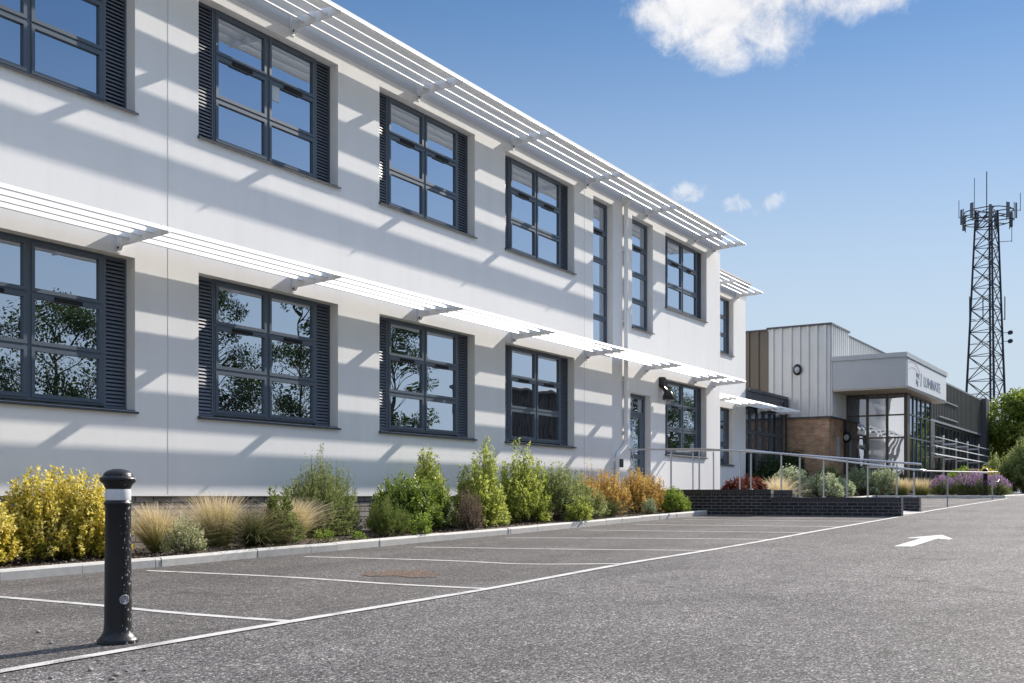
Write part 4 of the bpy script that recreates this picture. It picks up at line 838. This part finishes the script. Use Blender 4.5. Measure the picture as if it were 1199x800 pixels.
shrub(G(9.0, 10.42), 'low white flowering plant at the foot of the first feather grass', 'shrub', ML['flowery'], .46, .32, .24, 220, 16, (.024, .016), tmean=.6, tipshift=.5, jit=.3, name='flowering_plant', wob=.05)
tuft(G(10.15, 11.1), 'broad feather grass tuft in front of the dark plinth, middle of the three', ML['feather'], 2100, .88, .36, .006, group='feather grass tufts', droop=.45, lean=(-.05, 0), rbase=.14)
tuft(G(10.3, 10.55), 'dark arching sedge clump between the feather grasses', ML['sedge'], 1300, .86, .62, .007, droop=.9, name='sedge_clump', cat='sedge')
shrub(G(10.75, 10.5), 'leafy green self seeded plant with an upright spike among the feather grasses', 'shrub', ML['green'], .8, .36, .3, 230, 20, (.048, .034), lobes=[(.02, 0, .36, .28, .48), (.0, .1, .16, .16, .80), (.22, .1, .1, .1, .84)], tmean=.6, tipshift=.3)
tuft(G(11.35, 10.85), 'golden feather grass tuft leaning right beside the tall olive shrub', ML['feather'], 1600, .88, .30, .006, group='feather grass tufts', droop=.7, lean=(.12, 0), tbase=.12)
shrub(G(11.35, 10.25), 'tiny seedling beside the kerb under the golden grass', 'shrub', ML['lime'], .22, .2, .14, 40, 10, (.035, .024), name='seedling')
shrub(G(11.95, 10.15), 'second tiny seedling on the mulch next to the kerb', 'shrub', ML['lime'], .13, .16, .12, 30, 8, (.035, .024), name='seedling')
shrub(G(12.45, 11.3), 'tall loose olive green shrub with upright wispy shoots', 'shrub', ML['olive'], 1.3, .95, .55, 950, 36, (.046, .014), lobes=[(-.05, 0, .75, .5, 1.02), (.0, 0, .26, .26, 1.32), (-.6, 0, .32, .3, .9), (.5, 0, .3, .3, 1.08), (-.28, 0, .22, .25, 1.2), (.25, 0, .2, .2, 1.22)], upright=.3, jit=.35, spread=.45, tipshift=.4, inner=.2)
shrub(G(13.05, 10.45), 'low bright green rosemary like bush in front of the tall olive shrub', 'shrub', ML['green'], .58, .42, .3, 330, 28, (.045, .010), upright=.4, jit=.5, lobes=[(-.1, 0, .34, .28, .58), (.25, 0, .25, .25, .42)], spread=.35, tmean=.6)
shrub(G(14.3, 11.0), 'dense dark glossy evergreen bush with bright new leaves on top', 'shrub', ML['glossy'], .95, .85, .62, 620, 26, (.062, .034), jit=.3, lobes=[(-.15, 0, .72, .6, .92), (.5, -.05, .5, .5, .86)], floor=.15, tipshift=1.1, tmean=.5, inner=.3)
shrub(G(13.35, 10.02), 'small leafy plant spilling over the kerb below the glossy bush', 'shrub', ML['lime'], .38, .2, .2, 46, 10, (.06, .038), name='seedling', floor=.15, jit=.8)
shrub(G(15.1, 10.35), 'dried brown twiggy plant between the green bushes', 'shrub', ML['dry'], .70, .36, .26, 240, 22, (.028, .010), jit=.35, stem_mat=M['bark'])
shrub(G(15.35, 11.4), 'narrow upright light green laurel, first of three from the left', 'shrub', ML['laurel'], 1.3, .55, .45, 260, 30, (.075, .034), lobes=[(.0, 0, .26, .3, 1.40), (-.22, 0, .2, .25, 1.08), (.25, 0, .25, .25, 1.0)], upright=.3, group='light green laurels', tipshift=.4, jit=.35)
shrub(G(16.15, 10.85), 'upright light green laurel, middle and tallest of the three', 'shrub', ML['laurel'], 1.35, .55, .45, 400, 30, (.075, .034), lobes=[(.2, 0, .30, .34, 1.46), (-.25, 0, .36, .36, 1.2), (-.05, -.1, .68, .4, .9)], upright=.3, group='light green laurels', tipshift=.4, jit=.4)
shrub(G(17.7, 10.9), 'upright light green laurel, right and widest of the three', 'shrub', ML['laurel'], 1.4, .7, .5, 460, 32, (.075, .034), lobes=[(.0, 0, .30, .34, 1.54), (-.45, 0, .38, .36, 1.18), (.5, 0, .38, .36, 1.22), (0, -.1, .85, .4, .92)], upright=.3, group='light green laurels', tipshift=.4, jit=.4)
shrub(G(19.2, 10.8), 'spreading olive green bush sprawling to the kerb right of the laurels', 'shrub', ML['olive'], .95, .95, .7, 520, 24, (.06, .028), lobes=[(-.4, 0, .6, .5, 1.14), (.3, 0, .55, .5, 1.05), (.1, -.45, .7, .45, .66)], tipshift=.3, tmean=.6, jit=.3)
shrub(G(18.35, 9.98), 'small green plant spilling over the kerb in front of the sprawling olive bush', 'shrub', ML['laurel'], .46, .42, .22, 110, 14, (.06, .032), name='seedling', floor=.15, jit=.7)
tuft(G(20.6, 10.55), 'dark green strappy leaved clump left of the amber shrubs', ML['sedge'], 260, .62, .6, .03, droop=.7, name='strappy_plant', cat='plant', tbase=-.25)
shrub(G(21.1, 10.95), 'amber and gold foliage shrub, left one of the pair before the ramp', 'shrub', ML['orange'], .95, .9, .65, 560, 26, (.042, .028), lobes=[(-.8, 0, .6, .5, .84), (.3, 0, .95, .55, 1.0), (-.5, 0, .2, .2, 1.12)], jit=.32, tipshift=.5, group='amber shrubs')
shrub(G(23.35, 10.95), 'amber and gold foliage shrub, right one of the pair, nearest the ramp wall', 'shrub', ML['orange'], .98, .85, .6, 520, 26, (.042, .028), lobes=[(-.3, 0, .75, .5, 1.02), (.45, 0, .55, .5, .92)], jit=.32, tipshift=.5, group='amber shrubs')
shrub(G(21.95, 10.15), 'small silver green plant at the kerb in front of the amber shrubs', 'shrub', ML['silver'], .42, .24, .18, 110, 14, (.035, .016), name='silver_plant', tmean=.35)
shrub(G(23.55, 10.2), 'bright lime green ball shaped shrub against the dark ramp wall', 'shrub', ML['lime'], .55, .46, .3, 300, 20, (.06, .026), tmean=.6, jit=.5, lobes=[(-.1, 0, .34, .3, .58), (.28, 0, .26, .26, .46)])
shrub(G(18.0, 11.7), 'thin arching green sprig leaning against the white wall above the laurel', 'shrub', ML['silver'], 1.2, .3, .12, 14, 14, (.05, .02), name='arching_sprig', tmean=.2)
# between ramp and entrance
for i, (x, y, h, r_) in enumerate([(28.6, 10.6, .62, .55), (29.9, 10.8, .66, .55), (31.4, 11.0, .62, .5)]):
    shrub((x, y, zg(x) + .25), ['dark red leaved low shrub behind the ramp wall, left of three', 'dark red leaved low shrub behind the ramp wall, middle of three', 'dark red leaved low shrub behind the ramp wall, right of three'][i], 'shrub', ML['red'], h, r_, .4, 200, 16, (.07, .04), group='red leaved shrubs')
tuft((31.9, 10.5, zg(32) + .1), 'pale feather grass behind the handrail next to the red shrubs', ML['feather'], 700, .95, .5, .012, group='far grass tufts', tbase=.2)
tuft((33.2, 10.9, zg(33) + .1), 'gold and green grass tuft behind the handrail left of the silver shrub', ML['feather'], 900, 1.0, .45, .012, group='far grass tufts', tbase=.0, rbase=.15)
shrub((37.0, 11.2, zg(37) + .08), 'large silver white leaved shrub beyond the ramp', 'shrub', ML['silver'], 1.05, 1.15, .8, 420, 20, (.10, .06), jit=.3, lobes=[(-.5, .3, .8, .7, 1.15), (.6, -.5, .8, .7, .9)], tmean=.65)
shrub((40.2, 10.8, zg(40) + .08), 'silver white leaved shrub at the foot of the far flower bed', 'shrub', ML['silver'], .7, .7, .55, 200, 18, (.10, .06), tmean=.65)
shrub((42.2, 13.3, zg(42) + .08), 'dark green shrub against the brick wall of the far building', 'shrub', ML['dark'], 1.75, 1.2, .7, 420, 20, (.12, .06), jit=.35)
shrub((40.0, 13.4, zg(40) + .08), 'dark shrub in front of the link building glazing', 'shrub', ML['dark'], 1.5, 1.2, .6, 380, 20, (.12, .06), jit=.4)
shrub((42.9, 12.0, zg(42) + .08), 'grey green rounded shrub near the brick corner of the far building', 'shrub', ML['olive'], 1.15, 1.0, .7, 340, 18, (.09, .05))
shrub((43.2, 10.35, zg(43) + .08), 'cream and green variegated shrub in front of the glazed lobby', 'shrub', ML['silver'], 1.15, 1.0, 1.0, 460, 20, (.09, .05), tmean=.45, lobes=[(0, .4, .9, .8, 1.15), (0, -.5, .9, .7, 1.05)])
tuft((42.9, 9.15, zg(43) + .08), 'feather grass tuft left of the handrail end in front of the lobby', ML['feather'], 900, .85, .3, .013, group='grass tufts by the lobby', rbase=.16)
tuft((42.9, 8.45, zg(43) + .08), 'feather grass tuft next to the purple flower bed', ML['feather'], 900, .85, .3, .013, group='grass tufts by the lobby', rbase=.2)
# lavender bed
for i, (x, y, h) in enumerate([(42.9, 7.7, .72), (42.9, 7.0, .78), (42.9, 6.3, .8), (43.6, 6.7, .95), (43.8, 5.9, .7), (45.5, 6.2, .75)]):
    lb = ['purple flowering lavender mound at the left end of the far bed', 'purple lavender mound second from the left in the far bed', 'purple lavender mound third along, just left of the small bollard', 'purple lavender mound behind the front row of the bed', 'purple lavender mound at the right tip of the far bed', 'purple lavender mound farthest back in the far bed'][i]
    e = shrub((x, y, zg(x) + .08), lb, 'lavender', ML['olive'], h * .8, .5, .48, 230, 16, (.07, .02), upright=.4, jit=.3, group='lavender mounds', name='lavender', spread=.3)
    n_ = 420; th = rng.uniform(0, 6.28, n_); rh = np.sqrt(rng.uniform(0, 1, n_)); P = np.stack([.52 * rh * np.cos(th), .5 * rh * np.sin(th), h * (1 - rh ** 2.5 * .55) * rng.uniform(.72, 1.05, n_)], 1)
    leaves_mesh('flowers', P, np.stack([rng.normal(0, .2, n_), rng.normal(0, .2, n_), np.ones(n_)], 1), rng.normal(0, 1, (n_, 3)), .09, .04, rng.uniform(0, 1, n_), ML['purple'], e)
shrub((48.5, 7.8, zg(48) + .08), 'yellow green low bush behind the lavender below the metal louvres', 'shrub', ML['lime'], 1.1, 1.4, .9, 360, 18, (.10, .06), tmean=.4)
shrub((52.5, 7.6, zg(52) + .08), 'pale yellow flowering bush behind the lavender, farther right', 'shrub', ML['yellow'], 1.15, 1.6, .8, 360, 18, (.10, .06))
shrub((60.5, 7.4, zg(60) + .05), 'large bronze green bush at the right frame edge beyond the lavender', 'shrub', ML['olive'], 2.6, 2.3, 1.6, 900, 28, (.15, .06), jit=.3, tipshift=.6, lobes=[(-.4, .4, 1.4, 1.2, 2.0), (1.0, -.8, 2.1, 1.5, 2.9)], tmean=.45)
# mulch
n_ = 5200; xs_ = rng.uniform(4, 24.4, n_); ys_ = 10.0 + rng.uniform(0, 1, n_) ** 1.4 * 1.9; ys_ = np.maximum(ys_, np.interp(xs_, [p[0] for p in KY], [p[1] for p in KY]) + .1 + rng.uniform(0, .1, n_))
P = np.stack([xs_, ys_, -1 + .022 * xs_ + .10 + rng.uniform(0, .03, n_)], 1)
o = leaves_mesh('bark_mulch', P, np.stack([rng.normal(0, 1, n_), rng.normal(0, 1, n_), rng.normal(0, .35, n_)], 1), rng.normal(0, .4, (n_, 3)) + np.array([0, 0, 1]), .045, .025, rng.uniform(0, 1, n_), M['chip'], None); struct(o, 'stuff')
# ------------------------------------------------------------------ trees
def tree(loc, label, m, h, rx, trunk=.16, clumps=40, per=220, leaf=(.16, .09), low=.25, name='tree', group=None, fill=.9, clr=None):
    e = empty(name, loc, label, 'tree', group); b = MB(); b.tube([(0, 0, -.2), (rng.normal(0, .05), 0, h * .3), (rng.normal(0, .1), rng.normal(0, .1), h * .62), (0, 0, h * .9)], [trunk, trunk * .8, trunk * .5, trunk * .12], 8)
    PP = []; DD = []; TT = []
    for i in range(clumps):
        zf = rng.uniform(low, 1); prof = math.sin(math.pi * min(1, (zf - low) / (1 - low) * .8 + .18)) ** .6; a = rng.uniform(0, 6.28); rr = rx * prof * math.sqrt(rng.uniform(.15, 1)) * fill
        c = np.array([rr * math.cos(a), rr * math.sin(a), h * zf * .96]); z0 = max(h * low * .6, c[2] - rr * .7 - .4)
        b.tube([(0, 0, z0), tuple((np.array([0, 0, z0]) + c) / 2 + rng.normal(0, .12, 3)), tuple(c)], [trunk * .3, trunk * .18, trunk * .06], 4, cap=False)
        cr = (clr or rx * .30) * rng.uniform(.6, 1.25); q = rng.normal(0, 1, (per, 3)); q /= np.linalg.norm(q, axis=1, keepdims=True); q *= (rng.uniform(0, 1, per) ** .5)[:, None] * cr; q[:, 2] *= .75
        PP.append(c + q); d = q / cr + rng.normal(0, .6, (per, 3)) + np.array([0, 0, -.15]); DD.append(d); TT.append(np.clip(.5 + rng.normal(0, .13) + rng.normal(0, .18, per), 0, 1))
    P = np.concatenate(PP); leaves_mesh('crown', P, np.concatenate(DD), rng.normal(0, .6, P.shape) + np.array([0, 0, 1]), leaf[0], leaf[1], np.concatenate(TT), m, e); b.build('trunk', M['bark'], e); return e
tree((73.5, 8.3, .1), 'bright green broadleaf tree at the right frame edge in front of the tower', ML['treelime'], 6.3, 3.3, .2, 60, 300, (.26, .16), .12)
tree((80, 5.2, .1), 'broadleaf tree farther behind at the right frame edge', ML['tree'], 6.2, 3.2, .2, 46, 260, (.28, .16), .12)
tree((70.5, 6.2, .1), 'low dark green tree under the bright one at the right edge', ML['tree'], 3.3, 2.4, .12, 46, 240, (.2, .12), .05)
# trees across the car park, seen mirrored in the ground floor windows
RT = [(19, -11.5, 7.6, 3.4), (25.5, -12.5, 8.2, 3.4), (33, -12, 9.6, 2.9), (39, -12.5, 10.4, 2.6), (47, -13, 11.0, 2.5), (6, -13.5, 9.0, 2.6), (12.5, -12, 6.9, 3.3), (80, -12, 9.4, 3.6), (86, -13, 10.2, 4.0), (93, -12, 9.6, 3.8)]
for i, (x, y, h, r_) in enumerate(RT):
    lb = ['roundest dark tree', 'broad bushy tree', 'airy tall tree', 'slender tree', 'tallest tree', 'thin open tree', 'low dense tree', 'first of the farthest three trees', 'middle of the farthest three trees', 'last of the farthest three trees'][i] + ' across the car park, mirrored in ground floor windows'
    tree((x, y, zg(x)), lb, ML['mirrortree'], h, r_, .14, [56, 56, 40, 32, 40, 30, 50, 50, 50, 50][i], 420, (.14, .085), [.08, .08, .16, .2, .12, .2, .06, .05, .05, .05][i], group='trees across the car park')
nums = ('one', 'two', 'three', 'four', 'five', 'six', 'seven', 'eight', 'nine', 'ten', 'eleven', 'twelve')
for i in range(12):
    x = 12 + i * 3.2
    shrub((x, -11.0, zg(x)), 'hedge bush across the car park, seen only mirrored, number %s along' % nums[i], 'bush', ML['mirrortree'], (3.1 if i < 9 else 1.8) + .5 * math.sin(i * 2.1), 2.0, 1.0, 330, 22, (.13, .075), name='hedge_bush', group='hedge bushes across the car park', jit=.35)
shed = empty('industrial_shed', (67, -15, zg(67)), 'dark clad industrial shed across the car park, mirrored in the fourth ground floor window', 'building'); SL = Vector(shed.location)
b = MB(); ribbed(b, (58.5, -13.6), (78, -13.6), -.2, 7.2, (0, 1), .5); ribbed(b, (58.5, -17), (58.5, -13.6), -.2, 7.2, (-1, 0), .5); b.quad((78, -17, -.2), (78, -13.6, -.2), (78, -13.6, 7.2), (78, -17, 7.2)); b.quad((58.5, -17, -.2), (78, -17, -.2), (78, -17, 7.2), (58.5, -17, 7.2)); b.build('cladding', M['fence'], shed, -SL)
b = MB(); b.prismX([(-13.4, 7.2), (-13.4, 7.35), (-15.3, 7.8), (-17.3, 7.35), (-17.3, 7.2)], 58.3, 78.2); b.build('roof', M['roof'], shed, -SL)
b = MB(); b.box(60, 63.5, -13.52, -13.50, 0, 4); b.box(68, 71.5, -13.52, -13.50, 0, 4); b.build('roller_door', M['antenna'], shed, -SL)
